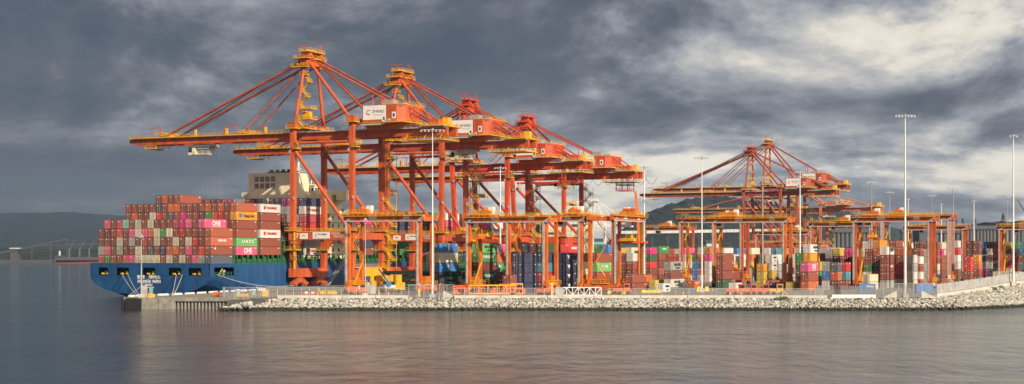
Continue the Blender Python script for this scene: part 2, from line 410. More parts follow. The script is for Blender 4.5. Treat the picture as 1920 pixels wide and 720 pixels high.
# ---- kerb wall on the crest
def wall_run(name, pts, h, th, matk, label, z_off=0.0):
    mb = MB()
    for a, b_ in zip(pts, pts[1:]):
        L_ = (b_-a).length; n = max(1, int(L_/6)); 
        for i in range(n):
            p = a.lerp(b_, i/n); q = a.lerp(b_, (i+.985)/n)
            m_ = Vector((0, 0, h/2+z_off)); mb.beam(p+m_, q+m_, th, h)
    return tag(obj(name, mb, [matk]), label, 'wall')
def crest_pts(x0, x1, inset=.6, n=40):
    out = []
    for i in range(n+1):
        px = x0+(x1-x0)*i/n
        for (pa, da, za), (pb, db, zb) in zip(crest_px, crest_px[1:]):
            if pa <= px <= pb:
                f = (px-pa)/(pb-pa); out.append(at(px, da+(db-da)*f+inset, za+(zb-za)*f)); break
    return out
wall_run('kerb_wall', crest_pts(520, 766, n=4), .75, .5, 'concw', 'low pale concrete kerb wall on the shore edge left of the tall mast base', -.15)
wall_run('kerb_wall', crest_pts(852, 1552, n=8), .75, .5, 'concw', 'long low pale concrete kerb wall above the middle stretch of rocks', -.15)
wall_run('kerb_wall', crest_pts(1560, 1642, n=2), .95, .5, 'white', 'short bright kerb wall in front of the blue numbered container', -.15)
wall_run('retaining_wall', crest_pts(1756, 2000, n=12), 1.3, .5, 'concw', 'white concrete wall rising to the right under the picket fence', -.7)
for x, lab in ((845, 'sloped pale concrete block by the gate left of the yellow frames'), (1668, 'sloped pale concrete block left of the tallest light mast'), (1742, 'sloped pale concrete block right of the tallest light mast')):
    mb = MB(); p = at(x, 409, 2.9)
    s = 1 if x != 1668 else -1
    mb.add([p+Vector(q) for q in ((-1.9*s,0,0),(1.9*s,0,0),(-1.9*s,0,1.9),(-1.9*s,.5,0),(1.9*s,.5,0),(-1.9*s,.5,1.9))], [(0,1,2),(5,4,3),(0,3,4,1),(1,4,5,2),(2,5,3,0)])
    tag(obj('concrete_block', mb, ['concw']), lab, 'concrete block')

# ---- pier head on the left
pm = MB(); pz0 = at(265, 409); pz1 = at(329, 409); pz2 = at(440, 409)
pm.box(pz0.x, 408.6, -2, (pz0.x+pz1.x)/2-.06, 440, 2.85, 0); pm.box((pz0.x+pz1.x)/2+.06, 408.6, -2, pz1.x, 440, 2.85, 0)
pier = thing('pier', 'stained concrete pier head with dark piles at the left end of the terminal', 'pier', (0,0,0))
obj('pier_wall', pm, ['conc'], pier)
m2 = MB(); m2.box(pz1.x, 408.8, 2.05, pz2.x+4, 412, 3.0); m2.box(at(236,409).x, 408.9, 2.86, pz2.x+4, 450, 3.01); obj('deck_beam', m2, ['conc'], pier)
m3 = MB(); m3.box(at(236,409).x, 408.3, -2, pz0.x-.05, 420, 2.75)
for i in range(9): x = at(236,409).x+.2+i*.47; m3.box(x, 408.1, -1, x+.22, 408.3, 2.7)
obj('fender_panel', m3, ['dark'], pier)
for i in range(17):
    x = pz1.x+.6+i*(pz2.x-pz1.x)/17; mp_ = MB(); mp_.tube((x, 409.6, -2), (x, 409.6, 2.05), .3, 8); obj('pile', mp_, ['conc'], pier)
m4 = MB(); m4.box(pz1.x, 411.5, -2, pz2.x+6, 411.8, 2.1); obj('under_deck_shade', m4, ['dark'], pier)  # near-black sheet painted as the shade under the deck behind the piles
# white stringer blocks along the water side of the pier
k = 0
for a, b_ in ((uv(-96, 43), uv(-68, 40)), (uv(-68, 40), uv(-37, 33.4)), (uv(-37, 33.4), uv(-15, 31)), (uv(-15, 31), uv(12, 9))):
    n = 4
    for i in range(n):
        p = a.lerp(b_, (i+.15)/n); q = a.lerp(b_, (i+.8)/n); mb = MB(); h = Vector((0, 0, QZ+.35)); mb.beam(p+h, q+h, .6, .5)
        tag(obj('bull_rail', mb, ['white']), f'white timber bull rail segment, number {k+1} from the left along the pier edge', 'kerb rail', 'white bull rail segments along the pier'); k += 1

# ------------------------------------------------------------------ fences
def net_mat():
    m, nt, b = nmat('chain_link_mesh'); n = nt.nodes; l = nt.links
    b.inputs['Base Color'].default_value = (.5, .5, .48, 1); b.inputs['Roughness'].default_value = .6
    ge = n.new('ShaderNodeNewGeometry'); sp = n.new('ShaderNodeSeparateXYZ'); l.new(ge.outputs['Position'], sp.inputs[0])
    def saw(sgn):
        a = n.new('ShaderNodeMath'); a.operation = 'MULTIPLY_ADD'; l.new(sp.outputs[2], a.inputs[0]); a.inputs[1].default_value = sgn; l.new(sp.outputs[0], a.inputs[2])
        s_ = n.new('ShaderNodeMath'); s_.operation = 'MULTIPLY'; l.new(a.outputs[0], s_.inputs[0]); s_.inputs[1].default_value = 9.0
        f = n.new('ShaderNodeMath'); f.operation = 'FRACT'; l.new(s_.outputs[0], f.inputs[0])
        c = n.new('ShaderNodeMath'); c.operation = 'LESS_THAN'; l.new(f.outputs[0], c.inputs[0]); c.inputs[1].default_value = .08; return c.outputs[0]
    mx = n.new('ShaderNodeMath'); mx.operation = 'MAXIMUM'; l.new(saw(1), mx.inputs[0]); l.new(saw(-1), mx.inputs[1])
    l.new(mx.outputs[0], b.inputs['Alpha']); return m
M['net'] = net_mat()
def fence(pts, h, step, label, posts_at=None):
    root = thing('chain_link_fence', label, 'fence', (0,0,0))
    net = MB(); rl = MB()
    for a, b_ in zip(pts, pts[1:]):
        n = max(1, round((b_-a).length/step))
        for i in range(n):
            p = a.lerp(b_, i/n); pm_ = MB(); pm_.tube(p, p+Vector((0,0,h)), .075, 6); obj('post', pm_, ['lgrey'], root)
        net.beam(a+Vector((0,0,h/2)), b_+Vector((0,0,h/2)), .02, h-.1); rl.tube(a+Vector((0,0,h)), b_+Vector((0,0,h)), .05, 5)
    obj('wire_mesh', net, ['net'], root); obj('top_rail', rl, ['lgrey'], root); return root
fp = [at(418, 420), at(421, 411), at(440, 410), at(520, 409.6), at(640, 409.4), at(766, 409.3)]
fence(fp, 2.6, 2.0, 'chain link fence on the shore edge from the pier to the tall mast')
fence([at(766, 409), at(852, 409)], 3.3, 2.0, 'taller chain link gate section around the base of the slim white mast')
fence([at(852, 409.3), at(1040, 409.3)], 2.4, 2.6, 'chain link fence in front of the parked yellow lifting frames')
fence([at(1140, 409.3), at(1545, 409.3)], 2.3, 3.4, 'long thin chain link fence in front of the open yard')
fence([at(1642, 409), at(1756, 409)], 3.6, 2.0, 'tall chain link fence around the foot of the tallest light mast')
def picket(pts, h, label):
    root = thing('picket_fence', label, 'fence', (0,0,0)); pk = MB(); rl = MB()
    for a, b_ in zip(pts, pts[1:]):
        n = max(1, int((b_-a).length/.32))
        for i in range(n):
            p = a.lerp(b_, (i+.5)/n); pk.beam(p, p+Vector((0,0,h)), .17, .06, up=(0,1,0))
        for hh in (.35, h-.35): rl.beam(a+Vector((0,.06,hh)), b_+Vector((0,.06,hh)), .06, .1)
    for a, b_ in zip(pts, pts[1:]):
        pp = MB(); pp.tube(a, a+Vector((0,0,h+.25)), .09, 6); obj('post', pp, ['lgrey'], root)
    obj('picket_panel', pk, ['lgrey'], root); obj('rail', rl, ['lgrey'], root); return root
picket([at(1528+i*4, 434-i*.4) for i in range(30)], 2.5, 'grey picket fence behind the chain link, left of the tallest light mast')
picket([p+Vector((0, .6, .7)) for p in crest_pts(1758, 2000, n=34)], 2.3, 'grey steel picket fence curving along the rising wall on the right')

# ------------------------------------------------------------------ containers
PAL = {'r': ((.29, .068, .042), 'rust red'), 'b': ((.20, .062, .045), 'brown'), 'm': ((.145, .028, .032), 'maroon'), 'o': ((.60, .135, .035), 'orange'),
       'c': ((.66, .60, .43), 'cream'), 'w': ((.72, .71, .66), 'white'), 'g': ((.40, .41, .38), 'light grey'), 'p': ((.75, .10, .24), 'pink'),
       'M': ((.62, .02, .20), 'magenta'), 't': ((.22, .52, .42), 'mint green'), 'D': ((.02, .10, .045), 'dark green'), 'G': ((.04, .26, .07), 'green'),
       'B': ((.02, .19, .50), 'bright blue'), 'n': ((.022, .042, .105), 'navy'), 's': ((.075, .095, .125), 'slate'), 'R': ((.58, .03, .025), 'bright red'),
       'y': ((.62, .44, .06), 'yellow'), 'a': ((.75, .31, .02), 'amber'), 'v': ((.12, .04, .06), 'violet brown'), 'e': ((.52, .07, .10), 'rose red'),
       'l': ((.06, .26, .36), 'teal blue'), 'k': ((.16, .50, .16), 'light green'), 'q': ((.30, .33, .25), 'grey green'), 'V': ((.20, .02, .13), 'purple'),
       'h': ((.46, .115, .055), 'tan orange'), 'N': ((.015, .02, .035), 'near black')}
SPECS = []
def cont(p, col, lab, grp, Lc=12.19, h=2.9, text=None, rz=TH):
    SPECS.append(dict(p=Vector(p), col=col, lab=lab, grp=grp, L=Lc, h=h, text=text, rz=rz))
ORD = ['zeroth','first','second','third','fourth','fifth','sixth','seventh','eighth','ninth','tenth','eleventh','twelfth','thirteenth','fourteenth','fifteenth','sixteenth','seventeenth','eighteenth','nineteenth','twentieth']
def logo(kind): return kind
# text kinds: (body, colour, size, width, x offset, z offset)
TX = {'ONE': [('ONE', 'white', 2.3, 4.6, .5, 0, .05)], 'YM': [('YANGMING', 'redp', 1.2, 6.2, .6, 0, .03), ('\u25a0', 'redp', 1.5, 1.2, -3.6, 0, .02)],
      'HL': [('Hapag-Lloyd', 'cable', 1.35, 6.2, 1.2, 0, .02), ('\u25a0', 'blue', 1.8, 1.5, -3.6, 0, .0)], 'UA': [('U A S C', 'white', 1.4, 6.8, .6, .1, .03)],
      'MK': [('MAERSK', 'cable', 1.2, 6.5, .8, .35, .02), ('LINE', 'cable', .8, 4.0, .8, -.75, .02)], 'EV': [('EVERGREEN', 'white', 1.2, 7.0, 0, .1, .02)],
      'CAI': [('CAI', 'white', 1.5, 4.4, .5, 0, .03)], 'DOT': [('\u25cf', 'white', .9, .9, -3.8, .5, .0)], 'W': [('WAN HAI', 'white', 1.2, 4.6, 0, .2, .03)],
      'TR': [('TRITON', 'white', 1.0, 4.0, -1.0, .3, .0)], 'HS': [('HAMBURG S\u00dcD', 'white', 1.1, 7.4, 0, 0, .03)], 'TEX': [('TEX', 'redp', 1.4, 3.2, 1, 0, .03)],
      'CSL': [('COSCO', 'white', 1.4, 5.4, 0, 0, .03)], 'KL': [('K LINE', 'white', 1.4, 5.0, 0, 0, .03)], 'NUM': [('2971', 'white', 1.6, 4.6, 1.5, 0, .03)],
      'EMB': [('\u25c6', 'white', 2.4, 1.7, 0, 0, .0)], 'TRI': [('\u25bc', 'white', 1.6, 2.6, 0, .0, .0)]}
SHG = 'containers stacked on the ship'; YG = 'containers stacked in the yard'
# bay 1 (stern row): rows listed bottom -> top, columns port -> starboard
bay1 = ['pGrreppccccrocbcrp' , 'qpbqbbcrsbnoobpbRb', 'bbbcbgbebcbbcbcRbb', 'bmrebpcpocGcrRbrbb', '.pbetbcrcbrbeMpbe.']
bay1[0] = 'eGrrepccccrcbcrpqs'
CW = 2.53
for ti, row in enumerate(bay1):
    for j, ch in enumerate(row):
        if ch == '.': continue
        tx = None
        if ti == 4 and j == 16: tx = 'ONE'
        if j == 17: tx = {0: None, 1: 'DOT', 2: 'W', 3: None}.get(ti)
        col = ch
        cont(uv(6.1, -45.4+CW*(j+.5), 11.1+ti*2.9), col, f"{{c}} container, {ORD[ti+1]} tier up, {ORD[j+1]} column from left on the ship's stern", SHG, text=tx)
SIDE1 = {0: 's', 1: 'r', 2: 'h', 3: 'h'}
for s_ in SPECS:
    pass
def patch(lab_sub, col):
    for s_ in SPECS:
        if lab_sub in s_['lab']: s_['col'] = col
for ti, c_ in SIDE1.items(): patch(f"{ORD[ti+1]} tier up, eighteenth column from left on the ship's stern", c_)
patch("fifth tier up, seventeenth column from left on the ship's stern", 'p')
bay2 = ['bbbbbbbbbbbbbbbbbp', 'bbbbbbbbbbbbbbbbbk', 'rbrbrrbrbrbrbrbrbr', 'brbrbbrbrrbrbrbrbr', 'bobbwRbsrMrrvGoRba', 'rrbbrsboobrbrobobh', '.....bobr.........']
for ti, row in enumerate(bay2):
    for j, ch in enumerate(row):
        if ch == '.': continue
        tx = {0: 'ONE', 1: 'UA', 4: 'HL'}.get(ti) if j == 17 else None
        cont(uv(14.2+6.1, -45.4+CW*(j+.5), 13.9+ti*2.9), ch, f"{{c}} container, {ORD[ti+1]} tier up, {ORD[j+1]} column from left, bay behind the stern row", SHG, text=tx)
b3 = 'rrwrrw'
for ti in range(6):
    for j in range(18):
        ch = b3[ti] if j == 17 else rnd.choice('bbrmrgpo')
        cont(uv(28.3+6.1, -45.4+CW*(j+.5), 13.9+ti*2.9), ch, f"{{c}} container, {ORD[ti+1]} tier up, {ORD[18-j]} from the quay side, ship's third bay", SHG, text='YM' if (j == 17 and ch == 'w') else None)
b4 = {17: 'wgrRewn', 16: 'bmbsgnb', 15: 'mmmbggM', 14: 'bmbmbgV', 13: 'bmbmbgn'}
top4 = 'mrmmeMggmmgwmbnnVbn'
for ti in range(7):
    for j in range(18):
        ch = b4[j][ti] if j in b4 else (top4[j] if ti == 6 else rnd.choice('bbrm'))
        cont(uv(55.9+6.1, -45.4+CW*(j+.5), 13.9+ti*2.9), ch, f"{{c}} container, {ORD[ti+1]} tier up, {ORD[18-j]} from the quay side, bay before the funnel casing", SHG, text='YM' if (j == 17 and ch == 'w') else None)
SPECS = [s_ for s_ in SPECS]
fcol = 'ccgnMpnswmrbgMvrnbwg'
for bi in range(12):
    nt_ = 6 if bi != 3 else 5
    for ti in range(nt_):
        for j in range(12, 18):
            ch = rnd.choice('gcMpnswmrbrrnnG') if ti >= 4 else rnd.choice('rmbbnrG')
            tx = None
            if bi == 1 and ti == 1 and j == 17: ch, tx = 'M', 'ONE'
            cont(uv(92.5+bi*14.4+6.1, -45.4+CW*(j+.5), 13.9+ti*2.9), ch, f"{{c}} container, {ORD[ti+1]} tier up, {ORD[18-j]} row inboard, {ORD[bi+1]} bay past the bridge", SHG, text=tx)

# yard stacks
def stk(px, S, cols, where, Lc=12.19, h=2.9, texts={}, bays=1, z0=QZ, gap=.35):
    """px: image column of the corner between the end face and the long side; cols: near column first, going left/away; chars bottom->top"""
    d = F/S; c0 = at(px, d)
    for bi in range(bays):
        for ci, colstr in enumerate(cols if bi == 0 else [''.join(rnd.sample(c, len(c))) for c in cols]):
            for ti, ch in enumerate(colstr):
                if ch == '.': continue
                o = c0 + Vector((CU, SU, 0))*(Lc/2+bi*(Lc+.5)) + Vector((-SU, CU, 0))*(1.22+ci*2.62)
                o += Vector((CU, SU, 0))*rnd.uniform(-.12, .12)
                cc = '' if len(cols) == 1 else f", {ORD[ci+1]} from right"
                tt = '' if len(colstr) == 1 else f", {ORD[ti+1]} tier"
                bb = '' if bays == 1 else ('' if bi == 0 else f", {ORD[bi+1]} bay back")
                cont((o.x, o.y, z0+ti*h), ch, f"{{c}} container{tt}{cc}{bb}, {where.removeprefix('in the ').removeprefix('of the ') if tt else where}", YG, Lc, h, texts.get((bi, ci, ti)))
# --- left part, among the first yard cranes
stk(812, 6.2, ['grcc', 'gcte'], 'in the stack left of the blue and cream stack', 6.06)
stk(824, 6.3, ['mnBcB'], 'in the blue and cream stack by the slim white mast', texts={(0,0,4): 'EMB', (0,0,2): 'EMB'})
stk(871, 6.15, ['mmGD'], 'in the green topped stack beside the blue and cream stack', 6.06)
stk(899, 6.2, ['mDmGk'], 'in the stack left of the pink topped one', texts={(0,0,1): 'EV', (0,0,3): 'EV', (0,0,4): 'MK'})
stk(917, 6.05, ['mbGop'], 'in the pink topped stack left of the navy stacks', texts={(0,0,2): 'CAI', (0,0,4): 'ONE'})
stk(957, 6.6, ['rr'], 'in the short stack in front of the navy stacks', 6.06, h=2.59)
stk(974, 6.55, ['nnnn'], 'in the leftmost navy stack between the yard crane legs', 12.19)
stk(1021, 6.3, ['mRlnD', 'mnsrm', 'mhnbn'], 'of the mixed end-on stacks between yard crane legs')
stk(1037, 6.0, ['rnnnR'], 'in the stack right of the mixed end-on stacks')
stk(1052, 6.25, ['nnnn'], 'in the navy stack with white triangles', texts={(0,0,0): 'TRI', (0,0,1): 'TRI', (0,0,2): 'TRI', (0,0,3): 'TRI'})
stk(1066, 5.85, ['rrrrR'], 'in the stack behind the navy triangle stack', texts={(0,0,4): 'HS'})
stk(1094, 5.9, ['cccr'], 'in the cream stack left of the turned yard crane', 6.06)
stk(1120, 6.2, ['rrkr'], 'in the stack seen through the turned yard crane', h=2.9, texts={(0,0,2): 'KL'})
stk(1140, 5.6, ['mmbBB', 'rbbGG'], 'in the blue topped stack behind the turned yard crane', 12.19)
stk(1186, 6.3, ['rr'], 'in the low stack under the hanging spreader', h=2.59)
stk(1187, 5.4, ['rbrw', 'mmrb'], 'in the white topped stack under the hanging spreader', texts={})
stk(1229, 5.6, ['y'], 'standing left in the yellow pair by the turned yard crane', 6.06, h=2.59)
stk(1241, 5.5, ['y'], 'standing right in the yellow pair by the turned yard crane', 6.06, h=2.59)
stk(1258, 5.6, ['wbg'], 'in the low stack right of the yellow pair', texts={(0,0,2): 'MK', (0,0,0): 'MK'})
stk(1302, 5.75, ['o'], 'standing alone left of the mast with yellow blocks', 6.06, h=2.59, texts={(0,0,0): 'TR'})
stk(1244, 6.35, ['w'], 'standing on the asphalt left of the grey bin', 6.06, h=2.5, texts={(0,0,0): 'MK'})
stk(1381, 6.2, ['w'], 'standing on open asphalt below the red stack', 6.06, h=2.5, texts={(0,0,0): 'MK'})
stk(1356, 5.7, ['Drrr'], 'in the red stack right of the mast with yellow blocks')
stk(1371, 5.55, ['hr'], 'in the pair just right of the red stack', h=2.9)
stk(1432, 5.6, ['yya'], 'in the yellow stack with the cream top', 6.06, h=2.7)
stk(1448, 5.4, ['yyww'], 'in the white topped stack behind the yellow stack', 6.06, h=2.75, texts={(0,0,3): 'MK', (0,0,2): 'MK'})
stk(1460, 5.35, ['mgg'], 'in the low grey stack right of the yellow stack', h=2.59)
stk(1449, 5.7, ['e'], 'standing alone behind the small blue container', h=2.59)
stk(1456, 6.0, ['n'], 'low and small beside the rust red one', 6.06, h=2.4)
stk(1475, 5.95, ['r'], 'standing alone between the navy and yellow ones', 6.06, h=2.5)
stk(1488, 6.1, ['y'], 'standing upright to the left of the pink topped stack', 6.06, h=2.59)
# --- pink stack group and right
stk(1516, 6.15, ['orp'], 'in the front stack with the pink top behind the fence', 12.19, texts={(0,0,2): 'ONE'})
stk(1538, 5.85, ['oGy'], 'in the narrow stack right of the pink top', 12.19, texts={(0,0,1): 'DOT'})
stk(1520, 5.7, ['rrbaw', 'omDG'], 'in the stack behind the pink topped one', 12.19, texts={(0,0,4): 'MK'})
stk(1546, 5.45, ['rbrr'], 'in the red stack right of the white lettered top')
stk(1571, 6.0, ['mos', 'wBg'], 'in the slate topped stack right of the narrow stack', 6.06)
stk(1587, 5.95, ['rlR'], 'in the front stack with the teal middle', 6.06, texts={})
stk(1575, 5.5, ['rbrmy', 'ggwgg'], 'in the yellow topped stack behind the slate one', 6.06, h=2.65)
stk(1589, 5.4, ['rrRrM', ], 'in the left magenta topped stack', 12.19, h=2.6)
stk(1604, 5.4, ['bRbmM'], 'in the right magenta topped stack', 12.19, h=2.6)
stk(1620, 5.5, ['bcbbw'], 'in the white topped stack right of the magenta ones', 6.06, h=2.6)
stk(1634, 5.5, ['rcGrr'], 'in the stack left of the gold topped one', 6.06, h=2.6)
stk(1631, 6.0, ['cc'], 'in the low cream pair before the gold topped stack', 12.19, h=2.45)
stk(1650, 5.5, ['rrDboa'], 'in the gold topped stack left of the tallest mast', 12.19, h=2.68)
stk(1664, 5.75, ['grrrw'], 'in the white lettered stack next to the gold one', 12.19, h=2.75, texts={(0,0,4): 'TEX', (0,0,2): 'W'})
stk(1680, 5.4, ['wrrbrr'], 'in the tall red stack just left of the tallest mast', 12.19, h=2.68)
stk(1694, 5.6, ['wRRro'], 'in the red stack hidden partly by the tallest mast', 6.06, h=2.75)
stk(1714, 5.7, ['cwgw'], 'in the white stack right of the tallest mast', 6.06, h=2.75, texts={(0,0,3): 'DOT'})
stk(1726, 5.5, ['rwrwrm'], 'in the mixed stack left of the orange gantry leg', 6.06, h=2.62)
stk(1757, 5.2, ['cgcrrr', 'ccwccb'], 'in the stack right of the orange gantry leg', 6.06, h=2.62)
stk(1766, 5.1, ['rbrrMc'], 'in the stack with the magenta box by the pink gantry leg', 12.19, h=2.62, texts={(0,0,4): 'ONE'})
stk(1797, 4.9, ['brwwRw', 'mrRRww'], 'in the stack right of the faded pink gantry leg', 6.06, h=2.75)
stk(1820, 5.3, ['orRR'], 'in the low red stack by the right lamp masts', 6.06, h=2.59)
stk(1836, 4.8, ['broabb', 'gwgnbm'], 'in the stack right of the low red one', 6.06, h=2.75)
for i, (x, cs) in enumerate(((1848, 'bMgnnB'), (1860, 'rngmwm'), (1873, 'rgmbRr'), (1884, 'nbmbna'), (1896, 'rwRrby'), (1910, 'mrbrnG'), (1922, 'bnlbBl'))):
    stk(x, 4.65-i*.015, [cs], f'in the {ORD[i+1]} stack from the left of the far right block', 6.06, h=2.72)
for i, (x, cs) in enumerate(((1862, 'c'), (1874, 'rc'), (1886, 'oc'), (1899, 'rc'), (1912, 'bc'))):
    stk(x, 4.9, [cs], f'in the {ORD[i+1]} low stack in front of the far right block', 6.06, h=2.3)
stk(1643, 7.0, ['B'], 'numbered, lying behind the kerb wall left of the tallest mast', 12.19, h=2.59)
SPECS.pop()
# --- background blocks
blk = [(1150, 1215, 4.7, 5, 6), (1219, 1256, 4.6, 5, 6), (1262, 1330, 4.6, 5, 6), (1336, 1392, 4.5, 5, 6), (1398, 1450, 4.5, 5, 6), (1455, 1510, 4.4, 5, 6), (1515, 1560, 4.35, 5, 6),
       (1565, 1600, 4.25, 5, 6), (1606, 1660, 4.4, 6, 6), (1664, 1716, 4.3, 6, 6), (1722, 1780, 4.2, 6, 6), (1784, 1836, 4.2, 5, 6), (1842, 1930, 4.0, 5, 6)]
for bi, (x0, x1, S, nt_, _) in enumerate(blk):
    x = x0; i = 0; w_ = 2.62*(SU - (x0-960)/F*(-CU))*S
    w_ = 2.62*(SU+(x0-960)/F*CU)*S
    while x < x1:
        cs = ''.join(rnd.choice('rrbbrrwowgcccyyDnGBMpRRlwoww') for _ in range(nt_-(1 if rnd.random() < .3 else 0)))
        dd = rnd.choice((0, 0, 0, .12))
        stk(x+w_, S-dd, [cs], f'{ORD[min(i+1,20)]} stack of the {ORD[bi+1]} background block', 12.19, h=2.8)
        x += w_; i += 1
# second, farther layer
for i in range(70):
    x = 1150+i*11.3; cs = ''.join(rnd.choice('rrbbrrwowgcccyyDnGBMpRRlwoww') for _ in range(5))
    stk(x, 3.6-.004*i, [cs], f'in far stack {i}', 12.19, h=2.85)
stk(1214+22, 4.65, ['mrbrG'], 'in the stack with the green lettered top', 12.19, h=2.9, texts={(0,0,4): 'W'})
stk(1320, 4.6, ['rrbbG'], 'in the green topped stack left of the bright gantry beam', 12.19, h=2.9, texts={(0,0,4): 'TR'})

# ------------------------------------------------------------------ container ship
ship = thing('container_ship', 'blue hulled container ship moored stern to the left with cream superstructure', 'container ship', (OX, OY, 0), TH)
# hull loft: x=t, y=-k ; centre y=22.7
cy = 23.0; LEN = 355
secs = [(-2.0, [(24, 11.1), (24, 7.2), (23.6, 6), (22, 4.2), (18.5, 2.6), (13, 1.4), (6, .9), (0, .8)]),
        (4, [(24, 11.1), (24, 7.2), (23.7, 5.4), (22.5, 3.4), (19.5, 1.6), (14, .1), (7, -.6), (0, -.8)]),
        (12, [(24.1, 11.1), (24.1, 7.2), (23.9, 4.6), (23.2, 2.4), (21, .3), (16, -1.5), (8, -2), (0, -2)]),
        (13, [(24.2, 11.1), (24.2, 7.2), (24, 4.4), (23.3, 2.2), (21.2, .1), (16, -1.6), (8, -2), (0, -2)]),
        (34, [(24.3, 11.1), (24.3, 7.2), (24.3, 3.6), (24.2, 1.2), (23.4, -1), (19, -2), (9, -2.2), (0, -2.2)]),
        (70, [(24.3, 11.1), (24.3, 7.2), (24.3, 3.6), (24.3, 1.2), (24.3, -1), (22, -2), (9, -2.2), (0, -2.2)]),
        (300, [(24.3, 11.1), (24.3, 7.2), (24.3, 3.6), (24.3, 1.2), (24.3, -1), (22, -2), (9, -2.2), (0, -2.2)]),
        (335, [(17, 12.1), (15, 7.2), (13, 3.6), (11, 1.2), (9, -1), (7, -2), (4, -2.2), (0, -2.2)]),
        (356, [(1, 14), (.8, 7.2), (.6, 3.6), (.5, 1.2), (.4, -1), (.3, -2), (.2, -2.2), (0, -2.2)])]
hb = MB(); NP = 15
vv = []
for t, half in secs:
    ring_ = [(t, cy-w_, z) for w_, z in half] + [(t, cy+w_, z) for w_, z in reversed(half[:-1])]
    vv += ring_
ff = []
for s_ in range(len(secs)-1):
    for i in range(NP-1):
        if s_ in (0, 1) and i in (0, 13): continue      # upper strake of the stern bays is open and built below
        a = s_*NP+i; ff.append((a, a+1, a+1+NP, a+NP))
for s_ in range(2, len(secs)-1): ff.append((s_*NP, (s_+1)*NP, (s_+1)*NP+NP-1, s_*NP+NP-1))
ff.append(tuple(range(1, NP-1)))          # transom below the openings
hb.add(vv, ff)
# stern deck strakes and transom band with mooring openings
hb.box(-2, cy-24, 9.85, 12, cy-23.7, 11.1); hb.box(-2, cy+23.7, 7.2, 12, cy+24, 11.1)
hb.box(-2, cy-23.7, 10.95, 12, cy+23.7, 11.1)
hb.box(-2, cy-24, 7.2, .6, cy-23.7, 9.85); hb.box(11.7, cy-24.1, 7.2, 13.1, cy-23.7, 11.1); hb.box(12, cy+23.7, 7.2, 13.1, cy+24.1, 11.1)
def ky(px, t=-2):       # local y on the transom plane under image column px
    a = (px-960)/F; k = (a*(OY+SU*t) - OX - CU*t)/(SU + CU*a); return -k
ops = [(352, 378), (315, 340), (267, 291), (218, 242), (184, 203)]
ys = [(ky(b2), ky(a2)) for a2, b2 in ops]
prev = cy-24
for y0, y1 in ys:
    hb.box(-2, prev, 7.0, -1.7, y0, 9.75); prev = y1
hb.box(-2, prev, 7.0, -1.7, cy+24, 9.75); hb.box(-2.0, cy-24, 9.75, -1.7, cy+24, 11.1)
ho = obj('hull', hb, ['hull'], ship)
for (y0, y1) in ys:
    mb = MB(); c_ = .35
    for (ya, za, yb, zb) in ((y0, 9.75, y0+c_, 9.75), (y1-c_, 9.75, y1, 9.75)):
        mb.box(-2.02, ya, 9.45, -1.72, yb, 9.75)
    obj('fairlead', MB().tube((-1.6, (y0+y1)/2, 7.7), (-1.6, (y0+y1)/2+.9, 7.7), .35, 8), ['yel'], ship); obj('fairlead', MB().tube((-1.6, (y0+y1)/2-1.9, 7.7), (-1.6, (y0+y1)/2-1.2, 7.7), .35, 8), ['yel'], ship)
    obj('winch', MB().box(-1.3, y0+.4, 7.0, -.5, y0+1.9, 8.6), ['green'], ship)
    obj('mooring_port', mb, ['hull', 'green', 'yel'], ship)
md = MB(); md.box(-1.7, cy-23.6, 6.9, 12.0, cy+23.6, 7.05); md.box(6, cy-16, 7.05, 6.2, cy+23.6, 10.9)
for i in range(14): y = cy-20+i*3.1; md.box(2, y, 7.05, 3.2, y+1.2, 8.4)
for i in range(6): md.box(1.5+i*1.8, cy-23.6, 7.05, 1.7+i*1.8, cy-23.4, 8.3)
md.beam((1, cy-23.5, 8.3), (11.4, cy-23.5, 8.3), .1); md.beam((1, cy-23.5, 7.75), (11.4, cy-23.5, 7.75), .08)
md.beam((4, cy-23.2, 7.1), (6.5, cy-23.2, 9.9), .25, mi=1); md.tube((7.2, cy-23, 7.1), (7.2, cy-23, 9.0), .5, 8, 2)
obj('mooring_deck', md, ['green', 'yelp', 'lgrey'], ship)
# hull name
for body, sz, wd, z, px_, bo in (('\ud604\ub300', 1.25, 3.0, 6.6, 264, .05), ('\ud398\uc774\uc2a4', 1.25, 4.6, 6.6, 290, .05), ('HYUNDAI  FAITH', 1.35, 9.2, 5.2, 279.5, .06), ('MAJURO', .95, 3.1, 4.1, 278.5, .03), ('IMO 9347578', .5, 3.6, 3.3, 280, .02)):
    lettering(ho, body, sz, 'white', (-2.03, ky(px_), z), 'e', bo, wd)
# raised hull top plating line + hatch coamings and lashing bridges
cm = MB(); cm.box(14, .3, 11.15, 300, 45.6, 12.6); obj('hatch_coaming', cm, ['green'], ship)
for i, t in enumerate([12.9, 27.0, 40.9, 54.6, 69.0, 91.5, 105.9, 120.3, 134.7, 149.1]):
    mb = MB()
    htop = 13.9+ (5.8 if i else 2.9)
    for j in range(19):
        y = j*CW; mb.box(t-.2, y-.2+.2, 11.1, t+.45, y+.25, htop)
    mb.box(t-.1, 0, 12.9, t+.5, 45.6, 13.1); mb.box(t-.1, 0, htop-.1, t+.5, 45.6, htop+.05)
    mb.rail((t-.1, -.1, 13.1), (t+.5, -.1, 13.1)); obj('lashing_bridge', mb, ['green'], ship)
st = MB()
for i in range(95):
    t = 14+i*3.05
    if t > 290: break
    st.box(t, -.55, 11.1, t+.35, -.2, 13.85)
    if i % 2: st.box(t+.8, -.3, 11.1, t+2.0, .2, 12.4+rnd.random())
st.rail((13, -1.0, 11.1), (300, -1.0, 11.1), step=3, th=.07)
obj('deck_fittings', st, ['green'], ship)
sb = MB(); sb.rail((-1.8, -.6, 11.1), (-1.8, 46.4, 11.1), h=1.0, step=2.5, th=.06); obj('stern_railing', sb, ['green'], ship)
